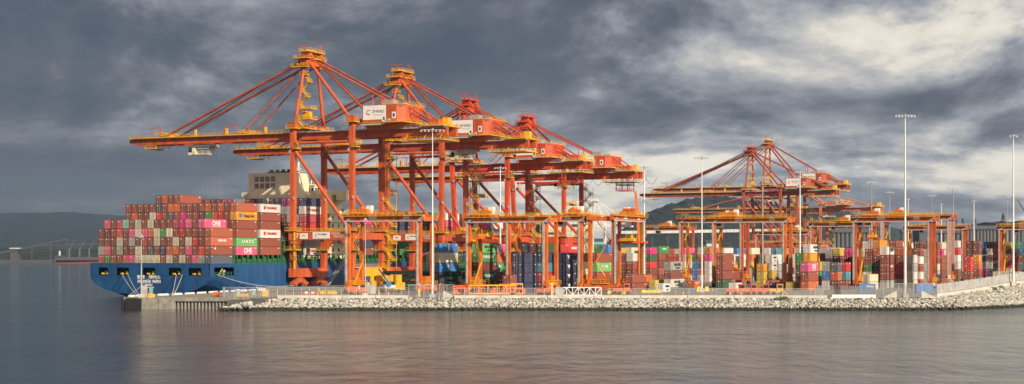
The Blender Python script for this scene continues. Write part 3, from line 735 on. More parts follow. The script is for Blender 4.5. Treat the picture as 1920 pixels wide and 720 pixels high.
# exhaust casing
ec = MB(); ec.box(69, 14, 12, 81, 32.6, 44.0)
obj('exhaust_casing', ec, ['cream'], ship); eo = ship.children[-1]
for r_ in range(2):
    for c_ in range(4): y = 21.0+c_*2.35; z = 38.3+r_*2.5; obj('louvre_panel', MB().box(68.95, y, z, 69.05, y+1.8, z+1.9), ['louv'], eo)
ex = MB()
for y in (17.5, 20, 22.5, 25): ex.tube((73, y, 44), (73, y, 45.4), .7, 10)
ex.box(71.5, 16.5, 44, 75, 26, 44.6); obj('exhaust_pipe', ex, ['black'], eo)
wn = MB(); wn.box(80.0, 32, 33, 80.4, 35.5, 33.2); wn.box(80.0, 32, 33.2, 80.2, 35.5, 33.6); obj('side_bracket', wn, ['cream'], eo); wn = MB(); wn.box(70, 32.6, 33.5, 73, 35.5, 36.0); wn.rail((69.5, 35.4, 36), (73.5, 35.4, 36)); obj('side_platform', wn, ['cream'], eo)
# deckhouse and bridge
dh = MB(); dh.box(78, 3, 11.2, 92, 42.5, 29); dh.box(79, 6, 29, 91, 39, 36.2)
dh.box(84, -.5, 36.2, 90.5, 46, 36.6); dh.box(84, -.5, 36.6, 84.3, 46, 37.7); dh.box(84.3, -.5, 36.6, 90.5, -.2, 37.7); dh.box(84, -.4, 34.2, 90, 4, 36.2)
dh.beam((87, 12, 29.5), (87, .8, 35.4), 1.6, 1.4); dh.beam((87, 9, 25.5), (87, 9, 36), 1.2, 1.2)
dh.box(85, 14, 36.6, 90, 32, 39.8); dh.box(84.6, 13.6, 39.8, 90.4, 32.4, 40.2)
for z in (14.5, 17.4, 20.3, 23.2, 26.1, 29.0): dh.box(77.2, 2.2, z-.1, 92, 43, z+.1)
obj('deckhouse', dh, ['cream'], ship); do = ship.children[-1]
def pane(x0, y0, z0, x1, y1, z1): obj('window', MB().box(x0, y0, z0, x1, y1, z1), ['glass'], do)
for z in (12.2, 15.3, 18.2, 21.1, 24.0, 27.0):
    for i in range(9): y = 5+i*4; pane(77.94, y, z, 78.0, y+1.0, z+1.1)
    for i in range(3): pane(79.5+i*4, 2.94, z, 80.6+i*4, 3.0, z+1.1)
for i in range(12): pane(84.94, 14.4+i*1.45, 37.5, 85.0, 15.5+i*1.45, 39.1)
for i in range(3): pane(85.4+i*1.6, 13.94, 37.5, 86.6+i*1.6, 14.0, 39.1)
rl = MB()
for z in (17.5, 20.4, 23.3, 26.2): rl.rail((77.3, 2.3, z), (77.3, 14, z), th=.07); rl.rail((77.3, 2.3, z), (91.8, 2.3, z), th=.07)
rl.rail((84, -.5, 37.6), (84, 14, 37.6), h=.5); rl.rail((85, 14, 40.2), (85, 32, 40.2)); obj('railing', rl, ['white'], do)
ma = MB(); ma.tube((88, 23, 40), (88, 23, 49), .35, 8); ma.beam((88, 20, 45.5), (88, 26, 45.5), .25); ma.beam((88, 18.8, 43), (88, 27, 43), .5, .25); ma.tube((87.5, 17, 40), (87.5, 17, 42), .2, 6); ma.box(86.5, 21, 46.2, 87, 25, 46.5)
obj('mast', ma, ['cream'], do)
bmx = bmesh.new(); bmesh.ops.create_uvsphere(bmx, u_segments=14, v_segments=8, radius=.95); mem = bpy.data.meshes.new('radar_dome'); bmx.to_mesh(bmx and mem); bmx.free(); mem.materials.append(M['white'])
for y, z in ((30, 41.8), (12, 40.6)):
    o = obj('radar_dome', mem, None, do, (88, y, z), smooth=True)
# lifeboat
lb = MB(); n = 10
prof = [(-4.6, .15), (-4.0, .9), (-2.5, 1.45), (0, 1.6), (2.5, 1.45), (4.0, .95), (4.7, .2)]
for (xa, ra), (xb, rb) in zip(prof, prof[1:]): lb.tube((xa, 0, 0), (xb, 0, 0), ra, 12, 0, rb)
lbo = obj('lifeboat', lb, ['orr'], ship, (83, -.6, 20.2), smooth=True)
cn = MB(); cn.box(-2.0, -.8, 1.2, -.2, .8, 2.0); obj('canopy', cn, ['orr'], lbo)
dv = MB()
for x in (79.5, 86.5): dv.beam((x, 2.5, 17.6), (x, 1.5, 23.4), .4); dv.beam((x, 1.5, 23.4), (x, -.8, 23.4), .35); dv.tube((x, -.6, 23.3), (x, -.6, 21.4), .06, 5)
obj('davit', dv, ['cream'], ship)
# gangway from the quay to the ship
gw = MB(); gw.beam((0, 0, 0), (13, -.0, 9.2), 1.0, .25); gw.rail((0, .5, .1), (13, .5, 9.3), h=1.0, step=1.2, th=.07); gw.rail((0, -.5, .1), (13, -.5, 9.3), h=1.0, step=1.2, th=.07)
tag(obj('gangway', gw, ['grey'], None, uv(66, 3.4, QZ), TH), 'dark grey gangway ladder sloping from the quay up to the blue hull', 'gangway')

# mooring ropes
def rope(a, b_, r_, sag, name, label):
    a = Vector(a); b_ = Vector(b_); pts = [a.lerp(b_, i/10)+Vector((0, 0, -sag*4*(i/10)*(1-i/10))) for i in range(11)]
    mb = MB(); mb.path(pts, r_, 5); return tag(obj(name, mb, ['rope']), label, 'mooring rope', 'mooring ropes from the ship stern')
def sternpt(px, z): return Vector(uv(-2.1, -ky(px), z))
for px_, pxe, lab in ((229, 258, 'pale mooring rope from the left side of the second stern opening to the pier'), (240, 262, 'pale mooring rope from the right side of the second stern opening to the pier'),
                      (331, 322, 'pale mooring rope from the left side of the fourth stern opening to the pier'), (342, 324, 'pale mooring rope from the right side of the fourth stern opening to the pier'), (286, 240, 'thin mooring rope crossing the ship name to the pier end')):
    e_ = at(pxe, gd(555, 3.3), 3.3); rope(sternpt(px_, 7.5), e_, .11 if px_ != 286 else .06, .5, 'mooring_rope', lab)
rope(uv(2, .9, 7.6), uv(40, 5.5, QZ+.4), .08, 1.6, 'mooring_rope', 'thin mooring rope hanging along the blue hull side towards the first crane')

# ------------------------------------------------------------------ ship-to-shore cranes
def sts(t0, label, P):
    mo = P['mat']; ye = P.get('yel', 'yel'); W2 = P.get('w', 20.4)/2; G = P.get('g', 23.5)
    HB = P['hb']; HA = P['ha']; OUT = P['out']; BK = P['back']; zt = HB+3.4; HS = P.get('house', (2.7, 18.5)); 
    base = uv(t0+W2, 4.0, QZ)
    root = thing('ship_to_shore_crane', label, 'container crane', base, TH, 'ship to shore cranes along the quay')
    def part(n_, mb, mats, par=root): return obj(n_, mb, mats, par)
    corners_ = [(-W2, 0), (W2, 0), (-W2, -G), (W2, -G)]
    for x, y in corners_:
        mb = MB(); s_ = 1 if x < 0 else -1; tilt = P.get('tilt', 0)*(1 if y == 0 else 0)
        # lower leg (bulged knee at the portal) then straight upper leg
        mb.beam((x+s_*.3, y, 6.3), (x, y, 16.0), 1.7, 1.9, up=(1,0,0)); mb.beam((x, y, 16.0), (x, y, 18.8), 2.1, 2.3, up=(1,0,0))
        mb.beam((x, y, 18.8), (x+s_*.2, y-tilt, zt+(0 if y == 0 else 1.5)), 1.6, 1.8, up=(1,0,0))
        l_ = part('leg', mb, [mo])
        for zz_ in (3.2, 24, 36):
            pass
        b2 = MB(); b2.box(x-1.2, y-1.3, 30, x-.95, y-.6, 31); b2.box(x-1.2, y+.2, HB-5, x-.95, y+1, HB-4); part('lamp_box', b2, ['lgrey'], l_)
        pl = MB(); pl.deck(x-1.9, y-2.2, x+1.9, y+2.2, 12.6); pl.deck(x-1.9, y-2.2, x+1.9, y+2.2, 19.2, rails='xXyY'); part('leg_platform', pl, [ye], l_)
        tp = MB(); ztp = zt+(0 if y == 0 else 1.5); tp.deck(x-1.9, y-2.0, x+1.9, y+2.0, ztp+.1); part('head_platform', tp, [ye], l_); tp = MB(); tp.box(x-1.2, y-1.4, ztp+.1, x+1.2, y+1.4, ztp+2.2); part('leg_head', tp, [mo], l_); tp = MB(); tp.deck(x-1.8, y-2.6, x+.9, y-1.0, HB-3.5); tp.rail((x-1.8, y-2.6, HB-2), (x+.9, y-2.6, HB-2)); tp.rail((x+.9, y-2.6, HB-4.6), (x+.9, y-1, HB-4.6)); part('side_platform', tp, [ye], l_)
    for y in (0, -G):
        mb = MB(); mb.box(-W2-1.3, y-.95, 3.2, W2+1.3, y+.95, 6.3); sl = part('sill_beam', mb, [mo])
        for x in (-W2*.62, W2*.62):
            bg = MB(); bg.add([(x-4.4, y-.7, 1.3), (x+4.4, y-.7, 1.3), (x+1.4, y-.7, 3.2), (x-1.4, y-.7, 3.2), (x-4.4, y+.7, 1.3), (x+4.4, y+.7, 1.3), (x+1.4, y+.7, 3.2), (x-1.4, y+.7, 3.2)], [(0,1,2,3),(7,6,5,4),(0,4,5,1),(1,5,6,2),(2,6,7,3),(3,7,4,0)])
            for q in (-3.1, 3.1): bg.box(x+q-1.5, y-.8, .6, x+q+1.5, y+.8, 1.6)
            bo_ = part('bogie', bg, [mo], sl)
            for q in (-4, -2.2, 2.2, 4):
                pass
            wh = MB()
            for q in (-3.9, -2.3, 2.3, 3.9): wh.tube((x+q, y-.35, .45), (x+q, y+.35, .45), .45, 10)
            part('wheel', wh, ['grey'], sl)
        cb = MB(); cb.box(-W2+.9, y-.75, 16.2, W2-.9, y+.75, 18.5); part('cross_beam', cb, [mo])
        ub = MB(); ub.box(-W2, y-.8, zt-(.2 if y == 0 else -1.0)-.0, W2, y+.8, zt+(1.6 if y == 0 else 2.8)); part('cross_beam', ub, [mo])
    for x in (-W2, W2):
        mb = MB(); mb.box(x-.7, -G+1.1, 16.1, x+.7, -1.1, 18.9)
        for y, sg in ((-1.1, -1), (-G+1.1, 1)):   # haunches under the portal beam
            mb.add([(x-.6, y, 16.1), (x+.6, y, 16.1), (x-.6, y+sg*3.0, 16.1), (x+.6, y+sg*3.0, 16.1), (x-.6, y, 12.5), (x+.6, y, 12.5)], [(0,2,3,1),(0,4,2),(1,3,5),(0,1,5,4),(2,4,5,3)])
        part('portal_beam', mb, [mo]); po = root.children[-1]
        rr = MB(); rr.rail((x-.7, -G+1.1, 18.9), (x-.7, -1.1, 18.9)); rr.rail((x+.7, -G+1.1, 18.9), (x+.7, -1.1, 18.9)); part('railing', rr, [ye], po)
        mb = MB(); mb.tube((x, -.6, HB-4.0), (x, -G+1, 19.5), .62, 10); part('diagonal_brace', mb, [mo])
        mb = MB(); mb.tube((x, -.8, HB-1.6), (x, -G+.8, HB-1.6), .5, 10); part('tie_tube', mb, [mo])
    # girders and boom
    GX = 3.3
    for x in (-GX, GX):
        mb = MB(); mb.box(x-.65, -BK, HB, x+.65, 2, HB+2.5); part('girder', mb, [mo])
        mb = MB(); mb.box(x-.6, 2.2, HB+.1, x+.6, OUT-3, HB+2.4); mb.beam((x, OUT-3, HB+1.25), (x, OUT, HB+1.7), 1.2, 2.3, up=(0,0,1), w2=1.0, h2=1.2); part('boom', mb, [mo])
    bo_ = root.children[-1]
    mb = MB()
    for i in range(int((OUT-4)/8)): y = 6+i*8; mb.box(-GX+.6, y, HB+1.4, GX-.6, y+.8, HB+2.3)
    for i in range(int((BK-2)/8)): y = -4-i*8; mb.box(-GX+.65, y, HB+1.4, GX-.65, y+.8, HB+2.3)
    mb.box(-GX-.6, OUT-.8, HB+1.0, GX+.6, OUT, HB+2.3); part('cross_tie', mb, [mo])
    for x in (-GX-1.9, GX+.7):
        mb = MB(); mb.box(x, 3, HB+2.35, x+1.2, OUT-1, HB+2.5); mb.rail((x if x < 0 else x+1.2, 3, HB+2.5), (x if x < 0 else x+1.2, OUT-1, HB+2.5)); part('boom_walkway', mb, [ye])
        mb = MB(); mb.box(x, -BK, HB+2.4, x+1.2, -2, HB+2.55); mb.rail((x if x < 0 else x+1.2, -BK, HB+2.55), (x if x < 0 else x+1.2, -2, HB+2.55)); part('girder_walkway', mb, ['lgrey' if x < 0 else ye])
    mb = MB(); mb.deck(-4, OUT-12, 4, OUT-7, HB-1.3, rails='xX')
    for x in (-4, 4):
        for y in (OUT-12, OUT-7): mb.beam((x, y, HB-1.3), (x*.9, y, HB), .12)
    part('maintenance_platform', mb, [ye])
    # equipment on the boom
    for y0, n_ in ((P['fs'][0], 3), (P['fs'][1], 2)):
        mb = MB()
        for q in range(n_): mb.deck(-4.6, y0-3+q*2.4, 4.6, y0-1+q*2.4, HB+2.9+.3*q, step=1.6)
        mb.beam((-GX, y0-1.5, HB+2.5), (-GX, y0, HB+4.3), .5); mb.beam((GX, y0-1.5, HB+2.5), (GX, y0, HB+4.3), .5); part('stay_platform', mb, [ye])
    for y in (OUT*.42, OUT*.2, OUT*.6): part('rope_support', MB().box(-4.4, y, HB+2.5, -3.6, y+.7, HB+5.0), [ye])
    mb = MB()
    for y in (P['fs'][0]+2, P['fs'][1]+3): mb.beam((-GX, y, HB+2.5), (-GX, y, HB+6.4), .3); mb.beam((-GX, y, HB+6.4), (-GX, y+4.6, HB+6.2), .3)
    for y in (OUT*.3, OUT*.44): mb.beam((-GX-.6, y, HB+2.5), (-GX-.6, y, HB+5.2), .35)
    part('davit_arm', mb, [mo])
    # mast, apex and stays
    AX = P.get('ax', 4.1); ya = P.get('ay', -1.0)
    for x in (-1, 1):
        mb = MB(); mb.tube((x*(W2-.6), -.2, zt+.5), (x*AX, ya, HA-3.5), .62, 10, r2=.55); part('mast_leg', mb, [mo])
        mb = MB(); mb.tube((x*(W2-1.0), -G+1, zt+2.5), (x*(AX-.4), ya-1.2, HA-3.0), .56, 10); part('back_leg', mb, [mo])
        for yy_ in (-.22, .22):
            mb = MB(); mb.beam((x*GX+yy_*2, P['fs'][0], HB+3.0), (x*(AX-.8)+yy_*2, ya+1.5, HA-3.2), .30, .48); part('forestay', mb, [mo])
        mb = MB(); mb.beam((x*GX, P['fs'][1], HB+3.0), (x*(AX-1), ya+1.2, HA-4.6), .30, .42); part('forestay', mb, [mo])
        mb = MB(); mb.tube((x*GX, -BK+6, HB+3.6), (x*(AX-1), ya-1.5, HA-2.2), .3, 8); part('backstay', mb, [mo])
        mb = MB(); y5 = -G*1.17; f5 = (y5-(ya-1.5))/((-BK+6)-(ya-1.5)); z5 = (HA-2.2)+f5*((HB+3.6)-(HA-2.2)); mb.tube((x*3, y5, HB+2.5), (x*3, y5, z5), .2, 6); part('stay_post', mb, [mo])
        for k_ in range(3):
            mb = MB(); mb.tube((x*(1+k_*.5), P['fs'][0]-4-k_, HB+3), (x*(1+k_*.4), ya+1.8, HA-1.2-k_*.3), .07, 5); part('hoist_rope', mb, ['cable'])
        mb = MB(); mb.tube((x*1.5, -BK+14, HB+8), (x*1.5, ya-1, HA-1.6), .06, 5); mb.tube((x*1.9, P['fs'][1]+3, HB+3), (x*1.2, ya+1.2, HA-3.2), .06, 5); part('hoist_rope', mb, ['cable'])
    mb = MB(); mb.box(-AX-1, ya-1.4, HA-4.6, AX+1, ya+1.4, HA-2.6)
    for x in (-AX+.6, AX-.6): mb.add([(x-.5, ya-3.6, HA-3), (x-.5, ya+3.4, HA-3.6), (x-.5, ya+1, HA+.2), (x-.5, ya-1.6, HA+.2), (x+.5, ya-3.6, HA-3), (x+.5, ya+3.4, HA-3.6), (x+.5, ya+1, HA+.2), (x+.5, ya-1.6, HA+.2)], [(0,1,2,3),(7,6,5,4),(0,4,5,1),(1,5,6,2),(2,6,7,3),(3,7,4,0)])
    part('apex_frame', mb, [mo])
    mb = MB()
    mb.deck(-AX-2.2, ya-2.4, AX+2.2, ya+3.6, HA-2.2, step=1.4); mb.deck(-AX-1.2, ya-2.4, AX+1.2, ya+2.0, HA+.2, step=1.2)
    mb.deck(-AX-2.0, ya-2, -AX+.8, ya+4.8, HA-5.2, step=1.4); mb.deck(AX-.8, ya-2, AX+2.0, ya+2.8, HA-5.2, step=1.4)
    mb.deck(-AX-1.2, ya-1.5, -AX+.4, ya+1.5, HA-8.0, step=1.2)
    mb.beam((-AX-1, ya+3.6, HA-2.2), (-AX-.4, ya, HA-8), .2); mb.beam((-AX+.8, ya+4.6, HA-5.2), (-AX+.8, ya+.4, HA-8.2), .2)
    for x in (-2.4, 0, 2.2): mb.tube((x, ya, HA+.2), (x, ya, HA+1.1), .8, 10)
    part('apex_platform', mb, [ye if not P.get('plain') else mo])
    mb = MB(); mb.beam((-2, ya+1, HA+.2), (-2, ya+1, HA+3.0), .25); mb.beam((-2, ya-1.2, HA+2.9), (-2, ya+5.5, HA+2.9), .22); mb.tube((1.5, ya-1.8, HA), (1.5, ya-1.8, HA+3.6), .12, 6); mb.tube((3, ya-2, HA), (3, ya-2, HA+3.0), .18, 6)
    part('service_davit', mb, ['or2'])
    # upper stairs
    mb = MB(); z = zt+.6; s_ = 1; x0 = -W2+1.4; nfl = 7; dz = (HA-8-z)/nfl
    for i in range(nfl):
        xx = x0+(W2-AX-1)*(i/nfl); a = (xx+.3, ya-1-1.4*s_, z+i*dz); b_ = (xx+.3, ya-1+1.4*s_, z+(i+1)*dz)
        mb.beam(a, b_, .9, .16); mb.beam((a[0]+.45, a[1], a[2]+1), (b_[0]+.45, b_[1], b_[2]+1), .09); mb.beam((a[0]-.45, a[1], a[2]+1), (b_[0]-.45, b_[1], b_[2]+1), .09)
        mb.deck(xx-.6, b_[1]-.7, xx+1.2, b_[1]+.7, b_[2], step=1.0); s_ = -s_
    mb.deck(x0+.5, ya-4.6, x0+5.5, ya+.4, zt+3.4, step=1.4); mb.deck(x0+.5, ya-4.6, x0+5.5, ya+.4, zt+7.0, step=1.4); mb.box(x0+1, ya-4, zt+3.4, x0+3, ya-1.5, zt+6.0)
    mb.deck(x0, ya-3, W2, ya+3.5, zt+.3, step=1.8)
    part('mast_stairs', mb, [ye])
    # machinery house
    h0, h1 = HS; ya0 = -G-h0; ya1 = -G-h1; zh = HB+4.6; HH = P.get('hh', 6.0); XW = P.get('xw', 8)
    mb = MB(); ch = 2.4
    pl_ = [(-XW, ya0), (-XW, ya1+ch), (-XW+ch, ya1), (XW-ch, ya1), (XW, ya1+ch), (XW, ya0)]
    vv_ = [(x, y, zh) for x, y in pl_] + [(x, y, zh+HH) for x, y in pl_]; n6 = 6
    mb.add(vv_, [tuple(range(5, -1, -1)), tuple(range(6, 12))] + [(i, (i+1)%6, (i+1)%6+6, i+6) for i in range(6)])
    mb.box(-XW+1, ya1+2, HB+2.5, XW-1, ya0-1, zh); 
    part('machinery_house', mb, [mo]); ho_ = root.children[-1]
    bmesh_fix(ho_.data)
    mb = MB(); mb.box(-XW-1.1, ya1-1.1, zh-.15, XW+1.1, ya0+.6, zh-.02)
    mb.rail((-XW-1, ya1+(ya0-ya1)*.45, zh), (-XW-1, ya1-1, zh)); mb.rail((-XW-1, ya1-1, zh), (XW+1, ya1-1, zh)); mb.rail((XW+1, ya0, zh), (XW+1, ya1-1, zh))
    mb.rail((-XW, ya1+(ya0-ya1)*.45, zh+HH), (-XW, ya1, zh+HH)); mb.rail((-XW, ya1, zh+HH), (XW, ya1, zh+HH)); mb.rail((XW, ya0, zh+HH), (XW, ya1, zh+HH)); mb.rail((-2, ya1+(ya0-ya1)*.5, zh+HH), (XW, ya1+(ya0-ya1)*.5, zh+HH))
    part('railing', mb, [ye], ho_)
    mb = MB(); mb.box(-XW+2, ya1+5, zh+HH, -XW+5.5, ya1+9, zh+HH+1.8); mb.box(1, ya1+4, zh+HH, 3, ya1+7, zh+HH+1.3); part('roof_unit', mb, ['grey'], ho_)
    if P.get('sign', 1):
        sw = (ya0-ya1)*.56; sy = ya0-.4-sw/2
        mb = MB(); mb.box(-XW-.12, sy-sw/2, zh+1.0, -XW-.02, sy+sw/2, zh+HH-.2); part('sign', mb, ['white'], ho_); so = ho_.children[-1]
        lettering(so, 'DP WORLD', 1.3, 'cable', (-XW-.14, sy-sw*.18, zh+HH*.62), 'e', .0, sw*.5)
        lettering(so, 'Vancouver', .55, 'grey', (-XW-.14, sy-sw*.18, zh+HH*.43), 'e', 0, sw*.4)
        lettering(so, 'C', 2.4, 'redp', (-XW-.14, sy+sw*.27, zh+HH*.56), 'e', .02); lettering(so, '\u2014', 1.2, 'cable', (-XW-.15, sy+sw*.29, zh+HH*.5), 'e', .01)
    for y in (ya1+2.9+(ya0-ya1)*.28, ya1+(ya0-ya1)*.22):
        mb = MB(); mb.box(-XW-.1, y-.75, zh+(.3 if y > ya1+4.8 else 1.3), -XW-.02, y+.75, zh+(2.3 if y > ya1+4.8 else 3.4)); part('window', mb, ['white'], ho_)
        wo = ho_.children[-1]; mb = MB(); mb.box(-XW-.14, y-.35, zh+(.8 if y > ya1+4.8 else 1.8), -XW-.1, y+.35, zh+(1.8 if y > ya1+4.8 else 2.9)); obj('window', mb, ['glass'], ho_)
    mb = MB(); mb.box(-XW-.9, ya0, zh-.9, -XW+.3, ya0-(ya0-ya1)*.5, zh-.2); mb.tube((-XW-.5, ya0-8.5, zh-.3), (-XW-.5, ya0-11, zh+.8), .5, 8); part('cable_duct', mb, ['lgrey'], ho_)
    # struts from house roof down to the rear anchor
    mb = MB()
    for x in (-4, 4): mb.tube((x, ya1+.5, zh+HH-.4), (x, -BK+3, HB+3.2), .3, 6)
    mb.box(-4.5, -BK+3, HB+2.5, 4.5, -BK+7, HB+5.4); part('rear_anchor', mb, [mo])
    mb = MB(); mb.deck(-6, -BK+.5, 6, -BK+16, HB-1.6, step=1.4)
    for y in (-BK+2, -BK+8, -BK+15):
        for x in (-5.5, 5.5): mb.beam((x, y, HB-1.6), (x*.7, y, HB+.4), .2)
    mb.deck(-7, -BK, 7, -BK+9, HB+3.0, step=1.4); mb.box(-1.5, -BK+1, HB+3, 1.5, -BK+3, HB+6)
    part('rear_platform', mb, [ye])
    if P.get('cage'):
        mb = MB()
        for y in (-BK+4, -BK+7, -BK+10): 
            for x in (-3, 3): mb.beam((x, y, HB-5.5), (x, y, HB), .25)
        for z in (HB-5.5, HB-3): mb.deck(-3.2, -BK+3.8, 3.2, -BK+10.2, z, step=1.6)
        part('service_cage', mb, [mo])
    # trolley with operator cab, ropes and spreader
    ty = P['trolley']
    mb = MB(); mb.box(-GX+.2, ty-3, HB-.9, GX-.2, ty+4, HB-.1); mb.box(-2.5, ty-2, HB-1.8, 2.5, ty+3, HB-.9); part('trolley', mb, ['lgrey']); tr = root.children[-1]
    mb = MB(); mb.box(-2.6, ty+3.6, HB-3.9, .2, ty+6.6, HB-.6); mb.deck(-3.2, ty-2, 1, ty+3.6, HB-3.8, mi=0, step=1.6); part('operator_cab', mb, ['cream'], tr)
    mb = MB(); mb.box(-2.64, ty+5.0, HB-3.0, -2.6, ty+6.5, HB-1.2); mb.box(-2.3, ty+6.6, HB-3.2, 0, ty+6.64, HB-1.2); part('cab_window', mb, ['glass'], tr)
    zs = P['spread']
    mb = MB()
    for x in (-2.2, -.9, .9, 2.2):
        for y in (ty-2.4, ty+2.6): mb.tube((x, y, HB-1.2), (x, y, zs+1.4), .035, 4)
    part('hoist_rope', mb, ['cable'], tr)
    mb = MB(); mb.box(-5.8, ty-1.0, zs, -3.0, ty+1.0, zs+.6); mb.box(3.0, ty-1.0, zs, 5.8, ty+1.0, zs+.6); mb.box(-3, ty-.6, zs+.1, 3, ty+.6, zs+.7); mb.box(-2.6, ty-2.6, zs+.7, 2.6, ty+2.8, zs+1.4); part('spreader', mb, ['yel'], tr)
    mb = MB(); yy_ = ty+7; y2 = P.get('fest', 12)
    nn_ = int(abs(yy_-y2)/5)+1; sgn = -1 if y2 < yy_ else 1; x = -GX-1.2
    for i in range(nn_):
        a = Vector((x, ty-3+sgn*5*i, HB-.1)); b_ = Vector((x, ty-3+sgn*5*(i+1), HB-.1))
        mb.path([a.lerp(b_, q/6)+Vector((0, 0, -2.9*4*(q/6)*(1-q/6))) for q in range(7)], .07, 4)
    part('festoon_cable', mb, ['cable'])
    # stair tower up the far landside leg
    mb = MB(); x0, y0 = W2+.4, -G-1.2; nfl = 15; z = 3.2; dz = (HB-4-z)/nfl; s_ = 1
    for i in range(nfl):
        ym = y0-1.8; a = (x0, ym-1.5*s_, z+i*dz); b_ = (x0, ym+1.5*s_, z+(i+1)*dz)
        mb.beam(a, b_, .9, .18)
        for q in (-.45, .45): mb.beam((a[0]+q, a[1], a[2]+1), (b_[0]+q, b_[1], b_[2]+1), .1)
        mb.deck(x0-1.0, b_[1]-.7, x0+1.4, b_[1]+.7, b_[2], step=1.0); s_ = -s_
        mb.box(x0-1.0, y0-.2, b_[2]-.15, x0+.8, y0+.8, b_[2])
    for yq in (y0-3.9, y0): mb.beam((x0+.9, yq, 3.2), (x0+.9, yq, HB-3), .14)
    part('stair_tower', mb, [ye])
    mb = MB(); mb.deck(-W2, -G-1.8, W2, -G-.9, 6.6, step=1.6, rails='yY'); mb.box(-W2*.6, -G-3.0, 3.6, W2*.5, -G-1, 6.4); part('sill_walkway', mb, [ye, ])
    mb = MB()   # ladders cage on near waterside leg
    mb.beam((-W2-1.2, -1.3, 6), (-W2-1.2, -1.3, 19), .5, .5); mb.deck(-W2-1.8, -2.0, -W2-.8, -.6, 9.5, step=1); mb.deck(-W2-1.8, -2.0, -W2-.8, -.6, 15, step=1); part('ladder', mb, [ye])
    if P.get('num'):
        x = -W2-.72
        if P['num'].strip(): lettering(po0(root), P['num'], 2.2, 'white', (x-.02, -2.2, 17.4), 'e', .03)
        mb = MB(); mb.box(x-.06, -6.4, 16.4, x, -3.2, 18.3); mb.box(x-.06, -15.2, 16.5, x, -8.4, 18.7); part('sign', mb, ['white']); so = root.children[-1]
        lettering(so, 'DP WORLD', .75, 'cable', (x-.09, -12.3, 17.9), 'e', .01, 3.6); lettering(so, 'C', 1.5, 'redp', (x-.09, -9.7, 17.55), 'e', .02)
        lettering(so, 'ZPMC', .6, 'redp', (x-.09, -4.8, 17.5), 'e', 0); 
        lettering(so, 'SAFE WORKING LOAD\nSINGLE LIFT 50 T\nTWIN LIFT 65 T', .62, 'white', (x-.04, -18.6, 17.6), 'e', .0, 5.6)
    return root
def po0(root): return [c for c in root.children if c.name.startswith('portal_beam')][0]
def bmesh_fix(me):
    bm = bmesh.new(); bm.from_mesh(me); bmesh.ops.recalc_face_normals(bm, faces=bm.faces); bm.to_mesh(me); bm.free()

A1 = 42.3
c1 = sts(A1, 'tallest front orange crane with number 7, its boom over the ship stern', dict(mat='or1', hb=51.0, ha=81.5, out=75, back=56.5, fs=(59.4, 25.5), trolley=43, spread=19, num='7', fest=8))
c2 = sts(A1+65.6, 'second orange crane from the ship stern, parallel behind the number 7 crane', dict(mat='or1b', hb=51.0, ha=81.5, out=75, back=56.5, fs=(59.4, 25.5), trolley=-30, spread=20, num=' ', fest=8))
c3 = sts(A1+123.6, 'third red orange crane from the ship stern with a boxy peak', dict(mat='or2', yel='yelp', hb=46.0, ha=75.5, out=67.6, back=55.5, fs=(57, 24), trolley=-6, spread=35, ax=3.4, hh=5.6, tilt=-2, fest=-20, cage=1, plain=1))
c4 = sts(A1+182.4, 'fourth red orange crane, its machinery arm farthest right in the near row', dict(mat='or2', yel='yelp', hb=44.6, ha=73, out=67, back=55.5, fs=(56, 22), trolley=-22, spread=33, ax=3.4, hh=5.2, tilt=-2, fest=-50, cage=1, plain=1, house=(3, 21)))
c5 = sts(578, 'weathered haze-dulled red crane with the lower peak in the far crane group', dict(mat='or3', yel='yelp', hb=49.5, ha=80.5, out=74.9, back=58.5, fs=(64, 28), trolley=-20, spread=38, ax=3.6, tilt=-1, fest=-40, plain=1))
c6 = sts(618.8, 'weathered haze-dulled red crane with the highest peak in the far crane group', dict(mat='or3', yel='yelp', hb=54.5, ha=88, out=80, back=56, fs=(68, 30), trolley=-25, spread=42, fest=8))
c7 = sts(682, 'lowest haze-paled pink crane with a level boom behind the far crane group', dict(mat='or4', yel='yelp', hb=41.5, ha=63, out=88, back=64.6, fs=(70, 26), trolley=-30, spread=28, ax=3.0, sign=0, hh=2.2, fest=-50, cage=1, plain=1))

